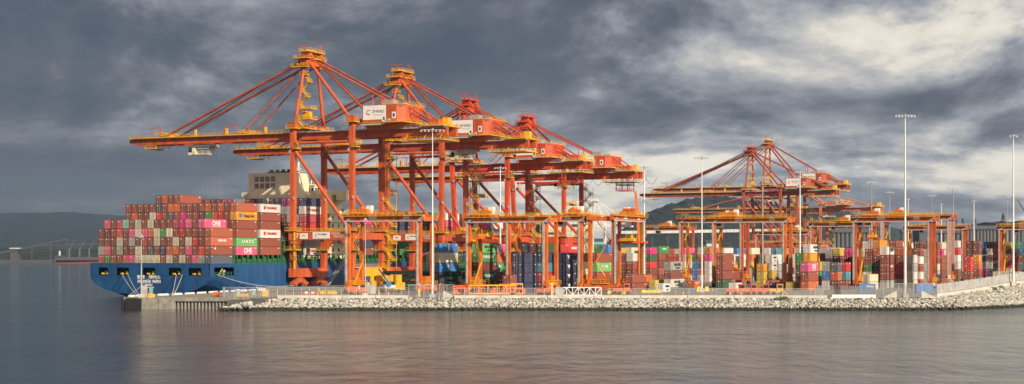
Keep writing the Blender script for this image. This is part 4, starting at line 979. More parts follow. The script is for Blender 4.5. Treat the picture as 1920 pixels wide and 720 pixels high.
# ------------------------------------------------------------------ rubber tyred gantries
def rtg(px, d, label, span=23.5, wb=7.2, H=21.5, mk='rtg', trolley=.15, spread=None, turned=False, legmat=None, load=None, simple=False):
    root = thing('yard_gantry_crane', label, 'gantry crane', at(px, d), R(155) if turned else TH, 'yard gantry cranes')
    lm = legmat or mk
    def part(n_, mb, mats, par=root): return obj(n_, mb, mats, par)
    for x in (0, wb):
        for y in (0, -span):
            mb = MB(); mb.beam((x, y, 2.2), (x, y, H-1.2), .98, .85, up=(1,0,0)); 
            l_ = part('leg', mb, [lm])
            if x == 0:
                t_ = MB(); t_.beam((x-.7, y+.5, 2.6), (x-.7, y+.5, H-1.6), .42, .5, up=(1,0,0)); t_.beam((x-.7, y+.5, H-1.6), (x-.7, y-1.6, H-.2), .42, .42); part('cable_duct', t_, ['duct'], l_)
    for x in (0, wb):
        mb = MB(); mb.box(x-.6, -span-1.4, H-1.4, x+.6, 1.4, H+.2); part('main_girder', mb, [mk]); gg = root.children[-1]
        r_ = MB(); s_ = -1 if x == 0 else 1; r_.box(x+s_*.6, -span-1.4, H-.2, x+s_*1.5, 1.4, H-.08); r_.rail((x+s_*1.5, -span-1.4, H-.1), (x+s_*1.5, 1.4, H-.1), step=1.8, th=.08, toe=False); part('walkway', r_, ['yel'], gg)
        r_ = MB(); r_.box(x-.66, -span*.3, H-1.0, x-.6, -span*.3-2.6, H); r_.box(x-.66, -span*.78, H-1.0, x-.6, -span*.78-2.0, H); part('sign', r_, ['white'], gg)
        if x == 0: r_ = MB(); r_.box(x-.9, -span-1, H-1.7, x-.6, 1, H-1.4); part('cable_tray', r_, ['lgrey'], gg)
    for y in (0, -span):
        mb = MB(); mb.box(-1.6, y-.55, 1.3, wb+1.6, y+.55, 2.4); part('sill_beam', mb, [lm])
        so = root.children[-1]
        for x in (-.9, wb+.9):
            for q in (-.45, .45):
                w_ = MB(); w_.tube((x+q*1.6, y-.3, .75), (x+q*1.6, y+.3, .75), .75, 12); part('wheel', w_, ['dark'], so)
            w_ = MB(); w_.box(x-1.3, y-.5, .9, x+1.3, y-.32, 1.6); part('wheel_guard', w_, [lm], so)
        t_ = MB(); t_.box(.6, y-.7, H-1.6, wb-.6, y+.7, H-.4); part('end_beam', t_, [mk])
    if not simple:
        mb = MB(); mb.deck(1.2, -1.2, wb-1.2, .9, 2.5, step=1.4, rails='xXY'); mb.box(2, -.8, 2.5, wb-2, .6, 4.6, 1); part('power_pack', mb, ['yel', mk]); mb = MB(); mb.deck(1.4, -span-1, wb-1.4, -span+.9, 2.5, step=1.4); mb.box(1.9, -span-.7, 2.5, wb-2.2, -span+.6, 5.0, 1); part('power_pack', mb, ['yel', mk])
        mb = MB(); n_ = 3; s_ = 1
        for i in range(n_):
            z0 = 2.6+i*(H-3.6)/n_; z1 = 2.6+(i+1)*(H-3.6)/n_; a = (wb*.5-2.2*s_, -.9, z0); b_ = (wb*.5+2.2*s_, -.9, z1)
            mb.beam(a, b_, .5, .12); mb.beam((a[0], a[1]-.4, a[2]+1), (b_[0], b_[1]-.4, b_[2]+1), .08); s_ = -s_
        part('stairs', mb, ['yel'])
    if not simple:
        cr_ = random.Random(int(px))
        for y in (0, -span):
            for q in range(5):
                x = cr_.uniform(-1.4, wb+.6); z = 2.45 if q > 1 else 1.0; yy2 = y-.95-cr_.random()*.2 if q <= 1 else y-.35
                part('equipment_box', MB().box(x, yy2, z, x+cr_.uniform(.5, 1.2), yy2+.7, z+cr_.uniform(.5, 1.5)), [cr_.choice([lm, 'yel', lm, 'white', 'redp'])])
            rr_ = MB(); rr_.rail((-1.4, y-1.0, 2.45), (wb+1.4, y-1.0, 2.45), step=1.1, toe=False); part('sill_railing', rr_, ['yel'])
        for x in (-.75, wb+.75):
            lr = MB(); lr.beam((x, -span+.9, 2.5), (x, -span+.9, H-1.5), .08); lr.beam((x+.4, -span+.9, 2.5), (x+.4, -span+.9, H-1.5), .08); part('ladder', lr, ['yel'])
    ty = -span*trolley-2.5
    mb = MB(); mb.box(.2, ty-2.6, H+.3, wb-.2, ty+2.6, H+.7); mb.box(1.2, ty-1.9, H+.7, 3.2, ty+1.4, H+2.0); mb.box(4.0, ty-1.6, H+.7, 5.8, ty+1.8, H+1.7); mb.tube((1.5, ty, H+2.2), (5.5, ty, H+2.2), .45, 8)
    part('trolley', mb, [mk]); tr = root.children[-1]
    mb = MB(); mb.rail((-.2, ty-2.8, H+.7), (-.2, ty+2.8, H+.7), step=1.2); mb.rail((wb+.2, ty-2.8, H+.7), (wb+.2, ty+2.8, H+.7), step=1.2); mb.rail((-.2, ty-2.8, H+.7), (wb+.2, ty-2.8, H+.7), step=1.2); part('railing', mb, ['yel'], tr)
    mb = MB(); mb.box(1.0, ty+2.6, H-3.2, 3.0, ty+4.6, H-1.0); mb.box(3.8, ty-2, H+.9, 5.4, ty-.5, H+3.0); part('operator_cab', mb, ['white'], tr)
    mb = MB(); mb.box(.97, ty+3.0, H-2.6, 1.0, ty+4.4, H-1.4); part('cab_window', mb, ['glass'], tr)
    if spread:
        mb = MB(); zc = spread
        mb.box(wb/2-6, ty-1.1, zc, wb/2-4.4, ty+1.1, zc+.5); mb.box(wb/2+4.4, ty-1.1, zc, wb/2+6, ty+1.1, zc+.5); mb.box(wb/2-4.4, ty-.5, zc+.05, wb/2+4.4, ty+.5, zc+.6); part('spreader', mb, ['orr' if mk == 'rtg' else mk], tr)
        mb = MB(); mb.box(wb/2-2.2, ty-1.4, zc+.65, wb/2+2.2, ty+1.4, zc+1.5); mb.rail((wb/2-2.2, ty-1.4, zc+1.5), (wb/2+2.2, ty-1.4, zc+1.5), step=1); mb.tube((wb/2-1, ty, zc+1.5), (wb/2-1, ty, zc+2.6), .5, 8); part('head_block', mb, ['yel'], tr)
        mb = MB()
        for x in (wb/2-1.9, wb/2+1.9):
            for y in (ty-1.2, ty+1.2): mb.tube((x, y, zc+1.4), (x*1.0, y, H+.3), .04, 4)
        part('hoist_rope', mb, ['cable'], tr)
    return root
rtg(654, 452, 'yard gantry crane nearest the number 7 crane at the left end of the yard', span=22.8, H=21.9, trolley=.02)
rtg(880, 462, 'yard gantry crane standing over the pink topped stack', span=24.2, H=21.8, trolley=.05, spread=15.5)
rtg(955, 484, 'yard gantry crane ending at the legs of the turned crane', span=23.5, H=22.5, trolley=.75)
rtg(1150, 470, 'bright orange yard gantry crane turned sideways with a hanging yellow spreader', span=24, wb=7.4, H=22.6, turned=True, trolley=.82, spread=14.5)
rtg(1278, 600, 'yard gantry crane left of the mast with yellow blocks', span=23.5, H=24.5, mk='rtg2', trolley=.55)
rtg(1340, 545, 'bright orange yard gantry crane over the yellow and white stacks', span=24.5, H=23.4, mk='rtg', trolley=.1, spread=5.9)
rtg(1523, 640, 'dull red yard gantry crane behind the pink topped stack', span=23.5, H=23.8, mk='rtg2', trolley=.4)
rtg(1604, 522, 'yard gantry crane over the gold topped stack beside the tallest mast', span=24, H=23.2, mk='rtg2', trolley=.1, spread=16)
rtg(1655, 575, 'faded yard gantry crane with a wide pink leg', span=23.5, H=25.0, mk='rtg2', legmat='pinkleg', trolley=.1)
rtg(1700, 690, 'dull red yard gantry crane behind the faded pink leg', span=24, H=23.2, mk='rtg2', trolley=.3)
rtg(1876, 640, 'dark red yard gantry crane at the right border of the yard', span=24, H=22.5, mk='rtg2', trolley=.3)
rtg(1200, 760, 'small far yard gantry crane right of the turned crane', span=24, H=24, mk='rtg2', trolley=.4, simple=True)
rtg(1420, 760, 'small far yard gantry crane below the far crane group', span=24, H=22, mk='rtg2', trolley=.6, simple=True)

# ------------------------------------------------------------------ light masts
def mast(px, d, ytop, label, n=8, arm=3.2, matk='white', low=False, base=.26, z0=QZ, head=1):
    H = CAMZ+(HZ-ytop)*d/F-z0
    root = thing('light_mast', label, 'light mast', at(px, d, z0), 0, 'tall light masts around the terminal')
    mb = MB(); mb.tube((0,0,0), (0,0,H), base, 10, r2=base*.38); obj('pole', mb, [matk], root)
    mb = MB(); mb.box(-.7, -.7, -.2, .7, .7, .9); obj('footing', mb, ['concw'], root)
    for hz_ in ([H] + ([H*.72] if low else [])):
        mb = MB(); mb.beam((-arm, 0, hz_), (arm, 0, hz_), .14, .12); mb.tube((0,0,hz_-.4), (0,0,hz_+.3), .3, 8); obj('cross_arm', mb, ['lgrey'], root)
        for i in range(n):
            x = -arm+2*arm*i/(n-1); mb = MB(); mb.add([(x-.28, -.5, hz_-.55), (x+.28, -.5, hz_-.55), (x+.28, .3, hz_-.35), (x-.28, .3, hz_-.35), (x-.2, -.3, hz_-.1), (x+.2, -.3, hz_-.1), (x+.2, .2, hz_-.05), (x-.2, .2, hz_-.05)], [(3,2,1,0),(4,5,6,7),(0,1,5,4),(1,2,6,5),(2,3,7,6),(3,0,4,7)]); obj('floodlight', mb, ['grey'], root)
    return root
mast(811, 411, 243, 'slim white light mast rising in front of the blue and cream stack', n=7, arm=2.9)
mast(1697, 410.5, 216, 'tallest white light mast, standing on a white block right of the gold topped stack', n=7, arm=2.4, base=.36)
mast(1900, 455, 254, 'white light mast at the right border beside the picket fence', n=3, arm=.9, base=.34, z0=5.4, low=False)
mast(1316, 470, 295, 'white light mast standing between two yellow concrete blocks', n=6, arm=1.9, low=False)
mast(1208, 560, 313, 'white light mast with two lamp crowns right of the turned yard crane', n=6, arm=2.0, low=True, base=.36)
mast(938, 560, 314, 'light mast rising over the second yard gantry beam', n=5, arm=1.9, base=.36)
mast(1500, 560, 322, 'white light mast passing in front of the far crane machinery house', n=5, arm=1.6, base=.36)
mast(1430, 640, 332, 'grey light mast passing before the legs of the far cranes', n=5, arm=1.8, matk='lgrey', base=.36)
mast(1634, 620, 341, 'grey light mast with a wide lamp arm right of the pale crane boom', n=6, arm=2.0, matk='grey', base=.4)
mast(1668, 760, 360, 'grey light mast just left of the tallest mast', n=5, arm=1.9, matk='grey', base=.4)
mast(1747, 800, 366, 'dark light mast behind the gantry with the pink leg', n=5, arm=1.9, matk='grey', base=.4)
mast(1787, 640, 353, 'dark light mast just right of the faded pink gantry leg', n=6, arm=1.9, matk='grey', base=.4)
mast(1826, 700, 376, 'pale slim light mast before the grain silos', n=3, arm=.9, matk='white', base=.4)
mast(1888, 820, 370, 'dark light mast just left of the right border mast', n=5, arm=1.6, matk='grey', base=.4)
mast(1703, 900, 373, 'short white mast seen just right of the tallest mast', n=3, arm=.6, matk='white', base=.4)
mast(1765, 900, 382, 'small white mast left of the faded pink gantry leg', n=3, arm=.6, matk='white', base=.4)
mast(265, 409.6, 442, 'slim grey mast at the pier end in front of the ship name', n=2, arm=.3, base=.22, matk='lgrey')
mast(685, 418, 411, 'short slim pole between the first yard crane legs', n=2, arm=.3, base=.18, matk='lgrey')

# ------------------------------------------------------------------ small things on the pier and along the fence
def small(name, label, cat, px, py, build, mats, z=QZ, rz=0.0, group=None):
    mb = MB(); build(mb); return tag(obj(name, mb, mats, None, at(px, gd(py), z), rz), label, cat, group)
small('electrical_cabinet', 'grey electrical cabinet beside the slim mast on the pier', 'cabinet', 272, 557, lambda m: (m.box(-.6, -.5, 0, .6, .5, 2.9), m.box(-.65, -.55, 2.9, .65, .55, 3.0), m.box(-.02, -.53, .2, .02, -.5, 2.7)), ['lgrey'])
small('waste_bin', 'pale green bin on a yellow bollard base on the pier', 'bin', 283, 557, lambda m: (m.box(-.35, -.4, .9, .45, .4, 2.3), m.box(-.4, -.45, 2.3, .5, .45, 2.4)), ['tblue'])
small('bollard', 'round yellow mooring bollard on the pier', 'bollard', 282, 557.5, lambda m: (m.tube((0,0,0), (0,0,.6), 1.1, 12, r2=.9), m.tube((0,0,.6), (0,0,.95), 1.0, 12, r2=.5)), ['yel'])
small('life_ring_stand', 'white and red life ring stand near the pier cabinet', 'life ring stand', 276, 557, lambda m: (m.tube((0,0,0), (0,0,1.6), .08, 6), m.tube((0,-.1,1.2), (0,.1,1.2), .45, 12, 1)), ['white', 'redp'])
small('barrel', 'orange barrel lying on the pier edge left of the fence', 'barrel', 406, 556, lambda m: (m.tube((-.8,0,.6), (.8,0,.6), .6, 12), m.tube((-.5,0,.6), (-.4,0,.6), .66, 12), m.tube((.4,0,.6), (.5,0,.6), .66, 12)), ['orr'])
for px_, lab in ((446, 'left blue water tank behind the fence'), (475, 'right blue water tank behind the fence')):
    small('water_tank', lab, 'tank', px_, 554, lambda m: (m.tube((0,0,.1), (0,0,1.5), .62, 14), m.tube((0,0,1.5), (0,0,1.7), .66, 14, r2=.4, mi=1)), ['tblue', 'white'], group='blue water tanks')
small('tote_cage', 'yellow caged tote box right of the blue tanks', 'tote', 498, 556, lambda m: (m.box(-.8, -.6, .15, .8, .6, 1.6, 1), [m.beam((x, -.65, .1), (x, -.65, 1.75), .1) for x in (-.8, -.3, .3, .8)], m.rail((-.8, -.65, 0), (.8, -.65, 0), h=1.7)), ['yel', 'yelp'])
small('skid', 'flat ochre skid lying on the pier edge', 'skid', 455, 556, lambda m: [m.box(-1.6+i*.55, -.6, 0, -1.2+i*.55, .6, .7) for i in range(6)], ['yel'])
small('barrier', 'red and white road barrier beside the yellow machine', 'barrier', 580, 552, lambda m: (m.box(-2.2, -.2, 0, 2.2, .2, .6), m.box(-1.2, -.22, .2, -.4, .22, .8, 1), m.box(.6, -.22, .2, 1.4, .22, .8, 1)), ['redp', 'white'])
small('yellow_machine', 'yellow slatted loading ramp beside the red barrier', 'ramp', 616, 553, lambda m: (m.box(-2.3, -.7, .2, 2.3, .7, 1.0), [m.box(-2.2+i*.5, -.75, .3, -2.0+i*.5, -.7, 1.3) for i in range(9)], m.tube((-2.6, 0, 0), (-2.6, 0, 2.1), .4, 6, r2=.05)), ['yel'])
def cone(px, py, lab): small('traffic_cone', lab, 'traffic cone', px, py, lambda m: (m.box(-.3, -.3, 0, .3, .3, .06), m.tube((0,0,.06), (0,0,1.0), .24, 8, r2=.04), m.tube((0,0,.45), (0,0,.62), .2, 8, r2=.16, mi=1)), ['orr', 'white'], group='traffic cones')
for x, y, l_ in ((711, 553, 'orange traffic cone left of the yellow tank truck'), (728, 554, 'orange traffic cone in front of the yellow tank truck'), (1281, 553, 'orange traffic cone left of the grey bin'), (1336, 547, 'orange traffic cone right of the yellow blocks'),
                 (1467, 554, 'left traffic cone of the pair near the weeds'), (1474, 554, 'right traffic cone of the pair near the weeds'), (1369, 554, 'orange traffic cone in front of the parked chassis'), (1390, 554, 'orange traffic cone right of the parked chassis front')): cone(x, y, l_)
# tank / crane carrier with blue boom
tk = thing('crane_truck', 'yellow truck mounted crane with a blue folded boom near the first yard gantry', 'crane truck', at(727, gd(549)), 0)
mb = MB(); mb.box(-5.0, -1, .9, 5.0, 1.2, 1.3); mb.box(-4.6, -1.0, 1.3, -2.6, 1.2, 3.4); obj('chassis', mb, ['yel'], tk)
for x in (-4, -1.5, 1.5, 3.2): w_ = MB(); w_.tube((x, -1.05, .55), (x, 1.25, .55), .55, 12); obj('wheel', w_, ['dark'], tk)
mb = MB(); mb.tube((3.0, 0, 1.3), (3.0, 0, 5.2), 1.1, 14); mb.tube((-4.6, .2, 1.3), (-4.6, .2, 4.8), .7, 12); mb.box(-3.5, 0, 3.2, 2, 1.2, 5.0); mb.box(3.6, -1, 1.3, 5.0, 1.2, 3.0); obj('tank', mb, ['yel'], tk)
mb = MB(); mb.beam((.6, -1.2, 2.6), (-2.6, -1.2, 7.0), .7, .6, w2=.3, h2=.3); mb.tube((.4, -1.6, 2.5), (.4, -.7, 2.5), .8, 10); obj('boom', mb, ['blue'], tk)
mb = MB(); mb.box(-1.4, -1.4, 1.3, 2.4, -.4, 2.2); obj('cab', mb, ['white'], tk)
# dark green hatch covers lying behind
hc = thing('hatch_cover_stack', 'pile of dark green ship hatch covers lying behind the yellow truck', 'hatch covers', at(718, gd(545)), TH)
for i in range(4):
    mb = MB(); mb.box(0, -23, .5+i*1.5, 8, 0, 1.5+i*1.5)
    for j in range(12): mb.box(-.1, -.6-j*2, .5+i*1.5, 0, -1.0-j*2, 1.5+i*1.5)
    mb.box(.4, -22, .1+i*1.5, 1, -21, .5+i*1.5); mb.box(.4, -2, .1+i*1.5, 1, -1, .5+i*1.5); obj('hatch_cover', mb, [mat('dark_hatch_green', (.012, .04, .03), .6)] if i == 0 else [bpy.data.materials['dark_hatch_green']], hc)
small('control_cabinet', 'white cabinet left of the yellow truck', 'cabinet', 699, 551, lambda m: (m.box(-.8, -.5, 0, .8, .5, 2.4), m.box(-.85, -.55, 2.4, .85, .55, 2.5)), ['lgrey'])
small('transformer_box', 'pale grey transformer box just right of the short slim pole', 'cabinet', 690, 549, lambda m: (m.box(-.7, -.5, 0, .7, .5, 3.0), m.box(-.5, -.55, .3, .5, -.5, 2.6)), ['lgrey'])
small('yellow_pylon', 'yellow post standing at the gate section of the fence', 'post', 786, 556, lambda m: (m.box(-.3, -.3, 0, .3, .3, 1.9), m.box(-.35, -.35, 1.9, .35, .35, 2.0)), ['yelp'])
# yellow lifting frames
def frame(px, py, L_, lab, mk_='yel', hh=2.7):
    root = thing('spreader_frame', lab, 'lifting frame', at(px, gd(py)), 0, 'parked lifting frames behind the fence')
    mb = MB()
    for z in (.5, hh):
        for y in (0, 2.4): mb.beam((0, y, z), (L_, y, z), .3, .35)
    n_ = int(L_/2.2)
    for i in range(n_+1):
        x = L_*i/n_; mb.beam((x, 0, .4), (x, 0, hh), .22); mb.beam((x, 2.4, .4), (x, 2.4, hh), .22); mb.beam((x, 0, hh), (x, 2.4, hh), .22)
    obj('frame', mb, [mk_], root)
    mb = MB(); 
    for i in range(3): mb.box(L_*(.15+.3*i), .3, .5, L_*(.15+.3*i)+1.6, 2.2, 1.7); mb.tube((L_*(.2+.3*i), .2, 1.8), (L_*(.2+.3*i)+1, .2, 1.8), .35, 8)
    obj('drive_unit', mb, ['orr'], root); return root
frame(880, 554, 12.5, 'yellow lifting frame parked leftmost behind the fence')
frame(936, 552, 4.5, 'short orange lifting frame between the yellow one and the open fence gap', 'orr')
frame(957, 554, 3.3, 'tall narrow yellow lifting frame right of the orange one', 'yel', 3.1)
frame(850, 553, 3.0, 'small orange frame beside the sloped concrete block', 'orr', 2.4)
def chassis_bits(px, py, lab, L_=6, mk_='orr'):
    root = thing('terminal_tractor', lab, 'terminal tractor', at(px, gd(py)), rnd.uniform(-.2, .2), 'tractors and carriers parked behind the fence')
    mb = MB(); mb.box(0, 0, .7, L_, 1.4, 1.1); mb.box(.2, -.1, 1.1, L_*.55, 1.5, 1.7); obj('chassis', mb, [mk_], root)
    mb = MB(); mb.box(L_*.6, 0, 1.1, L_*.9, 1.5, 2.9); mb.box(L_*.58, -.1, 2.9, L_*.92, 1.6, 3.0); obj('cab', mb, [mk_], root); co_ = root.children[-1]
    mb = MB(); mb.box(L_*.63, -.03, 1.9, L_*.87, 0, 2.7); obj('cab_window', mb, ['glass'], co_)
    for x in (.8, L_*.45, L_*.85): w_ = MB(); w_.tube((x, -.15, .5), (x, 1.55, .5), .5, 10); obj('wheel', w_, ['dark'], root)
chassis_bits(652, 553, 'orange tractor with reels below the first yard crane', 5.5)
chassis_bits(1005, 554, 'orange tractor left of the white truss gangway', 3.2)
chassis_bits(1024, 554, 'second orange tractor touching the yellow post by the gangway', 3.2)
chassis_bits(1360, 553, 'orange carrier leftmost in the row below the red stack', 6)
chassis_bits(1388, 553, 'orange carrier in the middle of the row below the white container', 5)
chassis_bits(1408, 553, 'orange carrier with the raised end in the row', 5.5)
chassis_bits(1434, 553, 'yellow carrier rightmost in the row', 5.5, 'yel')
chassis_bits(1148, 552, 'dark orange carrier under the turned yard crane', 5.5)
small('yellow_post', 'thick yellow post beside the white truss gangway', 'post', 1035, 554, lambda m: (m.box(-.35, -.3, 0, .35, .3, 3.4), m.box(-.8, -.2, 3.0, .8, .2, 3.3)), ['yelp'])
# white truss gangway
gt = thing('truss_gangway', 'white truss gangway lying behind the fence beneath the turned yard crane', 'gangway', at(1041, gd(555.5)), 0)
mb = MB(); LL = 12.2
for y in (0, 1.6):
    for z in (.3, 2.3): mb.beam((0, y, z), (LL, y, z), .2)
    for i in range(9):
        x = LL*i/8; mb.beam((x, y, .3), (x, y, 2.3), .14)
        if i < 8: mb.beam((x, y, .3 if i % 2 else 2.3), (x+LL/8, y, 2.3 if i % 2 else .3), .12)
obj('truss', mb, ['white'], gt); mb = MB(); mb.box(0, 0, .2, LL, 1.6, .3); mb.box(0, -.2, .1, 2.2, 1.8, 2.4); obj('deck_plate', mb, ['lgrey'], gt)
# grey skip, yellow blocks
sk = thing('waste_skip', 'slate grey waste skip left of the mast with yellow blocks', 'skip', at(1287, gd(553)), 0)
mb = MB(); mb.add([(0,0,0),(2.4,0,0),(2.5,0,1.4),(-.1,0,1.4),(0,1.6,0),(2.4,1.6,0),(2.5,1.6,1.4),(-.1,1.6,1.4)], [(0,1,2,3),(7,6,5,4),(0,4,5,1),(1,5,6,2),(3,7,4,0),(2,6,7,3)])
for x in (.0, .8, 1.6, 2.3): mb.box(x, -.06, .1, x+.08, 0, 1.4)
M['slateskip'] = mat('slate_skip_paint', (.13, .16, .18), .6); obj('skip_body', mb, ['slateskip'], sk)
mb = MB(); mb.add([(-.15,-.1,1.4),(2.55,-.1,1.4),(2.3,.2,1.7),(.1,.2,1.7),(-.15,1.7,1.4),(2.55,1.7,1.4),(2.3,1.4,1.7),(.1,1.4,1.7)], [(0,1,2,3),(7,6,5,4),(0,4,5,1),(1,5,6,2),(3,7,4,0),(2,6,7,3)]); obj('lid', mb, ['slateskip'], sk)
def wedge(px, py, s_, lab):
    mb = MB(); mb.add([(0,0,0),(1.3,0,0),(1.0 if s_ > 0 else 1.3,0,1.4),(0 if s_ > 0 else .3,0,1.4),(0,1.2,0),(1.3,1.2,0),(1.0 if s_ > 0 else 1.3,1.2,1.4),(0 if s_ > 0 else .3,1.2,1.4)], [(0,1,2,3),(7,6,5,4),(0,4,5,1),(1,5,6,2),(3,7,4,0),(2,6,7,3)])
    tag(obj('barrier_block', mb, ['byel']), lab, 'concrete block').location = at(px, gd(py))
M['byel'] = mat('bright_yellow_block', (.8, .62, .03), .6)
wedge(1306, 546.5, -1, 'bright yellow concrete block left of the mast foot'); wedge(1322, 546, 1, 'bright yellow concrete block right of the mast foot')
def ybeam(px, py, L_, lab, rz): 
    mb = MB()
    for i in range(int(L_/1.5)): mb.box(i*1.5, 0, 0, i*1.5+1.42, .7, .75); mb.box(i*1.5+.3, .15, .75, i*1.5+1.1, .55, .85)
    tag(obj('barrier_row', mb, ['byel']), lab, 'barrier').location = at(px, gd(py)); 
ybeam(1139, 551, 6.5, 'low yellow barrier row behind the truss gangway', 0); ybeam(1203, 549, 6.0, 'low yellow barrier row in front of the lettered white container', 0)
# pair of blue containers lying behind the fence at the tallest mast
for px_, L_, lab, tx in ((1611, 4.6, 'blue container with white numbers behind the bright kerb wall', '2971'), (1718, 4.9, 'blue container behind the chain link right of the tallest mast', None)):
    o = obj('storage_container', MB(), ['blue'])
    mb = MB(); mb.box(0, 0, .05, L_, 2.4, 2.6)
    for i in range(12): mb.box(L_*i/12+.05, -.05, .2, L_*i/12+.2, 0, 2.45)
    me = mb.mesh('storage_container', ['bluecont'] if 'bluecont' in M else ['blue']); o.data = me; o.location = at(px_, gd(549.5)); tag(o, lab, 'container')
    d_ = MB(); d_.box(-.04, .15, .2, 0, 2.25, 2.5); obj('door', d_, ['blue'], o)
    if tx: lettering(o, tx, 1.1, 'white', (L_*.68, -.08, 1.7), 's', .02)
small('green_gate', 'small green and yellow frame gate near the lettered blue container', 'gate', 1582, 538, lambda m: (m.rail((-1, 0, 0), (1, 0, 0), h=3.0, step=1), m.beam((-1, 0, 3), (1, 0, 3), .15)), ['yelp'])
# trailers with containers on the far road at the right
def trailer(px, py, ch, lab, L_=12.2, cab=True):
    root = thing('container_trailer', lab, 'trailer truck', at(px, gd(py)), R(8), 'trucks and trailers on the yard road')
    mb = MB(); mb.box(0, 0, 1.0, L_, 2.4, 1.3); obj('chassis', mb, ['grey'], root)
    for x in (1.2, 2.4, L_-2, L_-1): w_ = MB(); w_.tube((x, -.05, .5), (x, 2.45, .5), .5, 10); obj('wheel', w_, ['dark'], root)
    c_ = MB(); c_.box(0, 0, 1.35, L_, 2.44, 3.9)
    for i in range(20): c_.box(L_*i/20+.1, -.04, 1.5, L_*i/20+.3, 0, 3.8)
    o = obj('container_box', c_, ['cont'], root); o.color = (*PAL[ch][0], 1)
    if cab:
        mb = MB(); mb.box(L_+.3, .1, .9, L_+2.6, 2.3, 3.3); obj('cab', mb, ['white'], root); co_ = root.children[-1]
        mb = MB(); mb.box(L_+1.2, .05, 2.0, L_+2.4, .1, 3.0); obj('cab_window', mb, ['glass'], co_)
for i, (x, y, ch, lab) in enumerate(((1675, 531, 's', 'slate container on a trailer left of the tallest mast'), (1708, 529, 'o', 'orange container on a trailer right of the tallest mast'), (1742, 529, 'w', 'white container on a trailer below the orange gantry leg'),
        (1768, 527, 'R', 'red container on a trailer below the pink gantry leg'), (1782, 528, 'w', 'white container on a trailer right of the red one'), (1824, 522, 'b', 'brown container on a trailer left of the cream row'), (1850, 520, 'o', 'orange container on a trailer under the cream row'), (1878, 518, 'r', 'rust red container on a trailer before the right border mast'))):
    trailer(x, y, ch, lab, 9 if i else 10, cab=(i % 2 == 0))
# weeds
wg = MB()
def tuft(px, d, z, n, s_):
    for _ in range(n):
        p = at(px+rnd.uniform(-6, 6), d+rnd.uniform(-1, 1), z); q = p+Vector((rnd.uniform(-.4, .4), rnd.uniform(-.3, .3), rnd.uniform(.3, .9)*s_)); a = Vector((.09, 0, 0))
        wg.add([p-a, p+a, q], [(0, 1, 2)])
for x, d, z, n, s_ in ((1470, 406.5, 2.7, 160, 1.0), (1460, 406.5, 2.7, 60, .8), (1862, 440, 4.4, 120, 1.0), (1875, 446, 4.8, 120, .9), (1610, 406, 2.6, 40, .7), (1905, 458, 5.3, 60, .8)): tuft(x, d, z, n, s_)
M['weed'] = mat('weed_green', (.10, .14, .03), .8); tag(obj('weeds', wg, ['weed']), 'tufts of green weeds growing at the top of the rocks', None, kind='stuff')

# ------------------------------------------------------------------ background: hills, far shore, structures
def forest_mat(name, a, b_):
    m, nt, b = nmat(name); n = nt.nodes; l = nt.links
    ge = n.new('ShaderNodeNewGeometry'); nz = n.new('ShaderNodeTexNoise'); nz.inputs['Scale'].default_value = .02; nz.inputs['Detail'].default_value = 9; nz.inputs['Roughness'].default_value = .7
    l.new(ge.outputs['Position'], nz.inputs['Vector']); r = n.new('ShaderNodeValToRGB'); r.color_ramp.elements[0].position = .38; r.color_ramp.elements[0].color = (*a, 1); r.color_ramp.elements[1].position = .62; r.color_ramp.elements[1].color = (*b_, 1)
    l.new(nz.outputs['Fac'], r.inputs['Fac']); l.new(r.outputs['Color'], b.inputs['Base Color']); b.inputs['Roughness'].default_value = .95; b.inputs['Specular IOR Level'].default_value = .1; return m
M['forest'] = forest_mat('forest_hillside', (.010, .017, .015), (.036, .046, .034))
M['forest2'] = forest_mat('shaded_forest', (.008, .014, .020), (.022, .032, .036))  # dark bluish conifer copy for the mountain, cloud shade put into the colour
def hill(name, d, depth, prof, rough=1.0, step=6, mk_='forest'):
    mb = MB(); cols = []
    x = prof[0][0]; rows = 10
    rr = random.Random(int(d))
    while x <= prof[-1][0]:
        for (xa, ya), (xb, yb) in zip(prof, prof[1:]):
            if xa <= x <= xb: top = ya+(yb-ya)*(x-xa)/(xb-xa)
        cols.append((x, top+rr.uniform(-1, 1)*rough)); x += step
    vs_ = []
    for px_, py_ in cols:
        for r_ in range(rows+1):
            f = r_/rows; dd = d-depth*(1-f); h = CAMZ+(HZ-py_)*d/F; zz_ = 2+(h-2)*math.sin(f*math.pi/2)*(1+rr.uniform(-.05, .05)*(1 if 0 < r_ < rows else 0))
            if r_ == 0: zz_ = -2
            vs_.append(((px_-960)*d/F+rr.uniform(-1, 1)*step*d/F*.2, dd, zz_))
    n = rows+1
    mb.add(vs_, [(i*n+r_, (i+1)*n+r_, (i+1)*n+r_+1, i*n+r_+1) for i in range(len(cols)-1) for r_ in range(rows)])
    return tag(obj(name, mb, [mk_], smooth=True), kind='structure')
hill('hills', 5200, 1500, [(1120, 470), (1190, 410), (1230, 392), (1280, 378), (1330, 373), (1370, 377), (1420, 385), (1500, 405), (1560, 440), (1640, 462), (1760, 470)], .8, 2)
hill('hills', 7000, 1500, [(1380, 470), (1460, 420), (1540, 392), (1580, 403), (1620, 425), (1700, 440), (1900, 445), (2100, 440)], .6, 4)
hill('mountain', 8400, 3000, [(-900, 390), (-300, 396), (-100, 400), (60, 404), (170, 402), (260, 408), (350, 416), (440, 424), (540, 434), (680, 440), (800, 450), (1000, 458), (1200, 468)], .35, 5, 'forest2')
hill('hills', 2600, 500, [(1690, 470), (1760, 432), (1830, 420), (1870, 418), (1920, 416), (2000, 414), (2300, 410)], 1.0, 2)
hill('shore', 3400, 300, [(-1500, 470), (-400, 468), (0, 464), (100, 468), (300, 470), (700, 474), (1100, 470)], 1.2, 2)
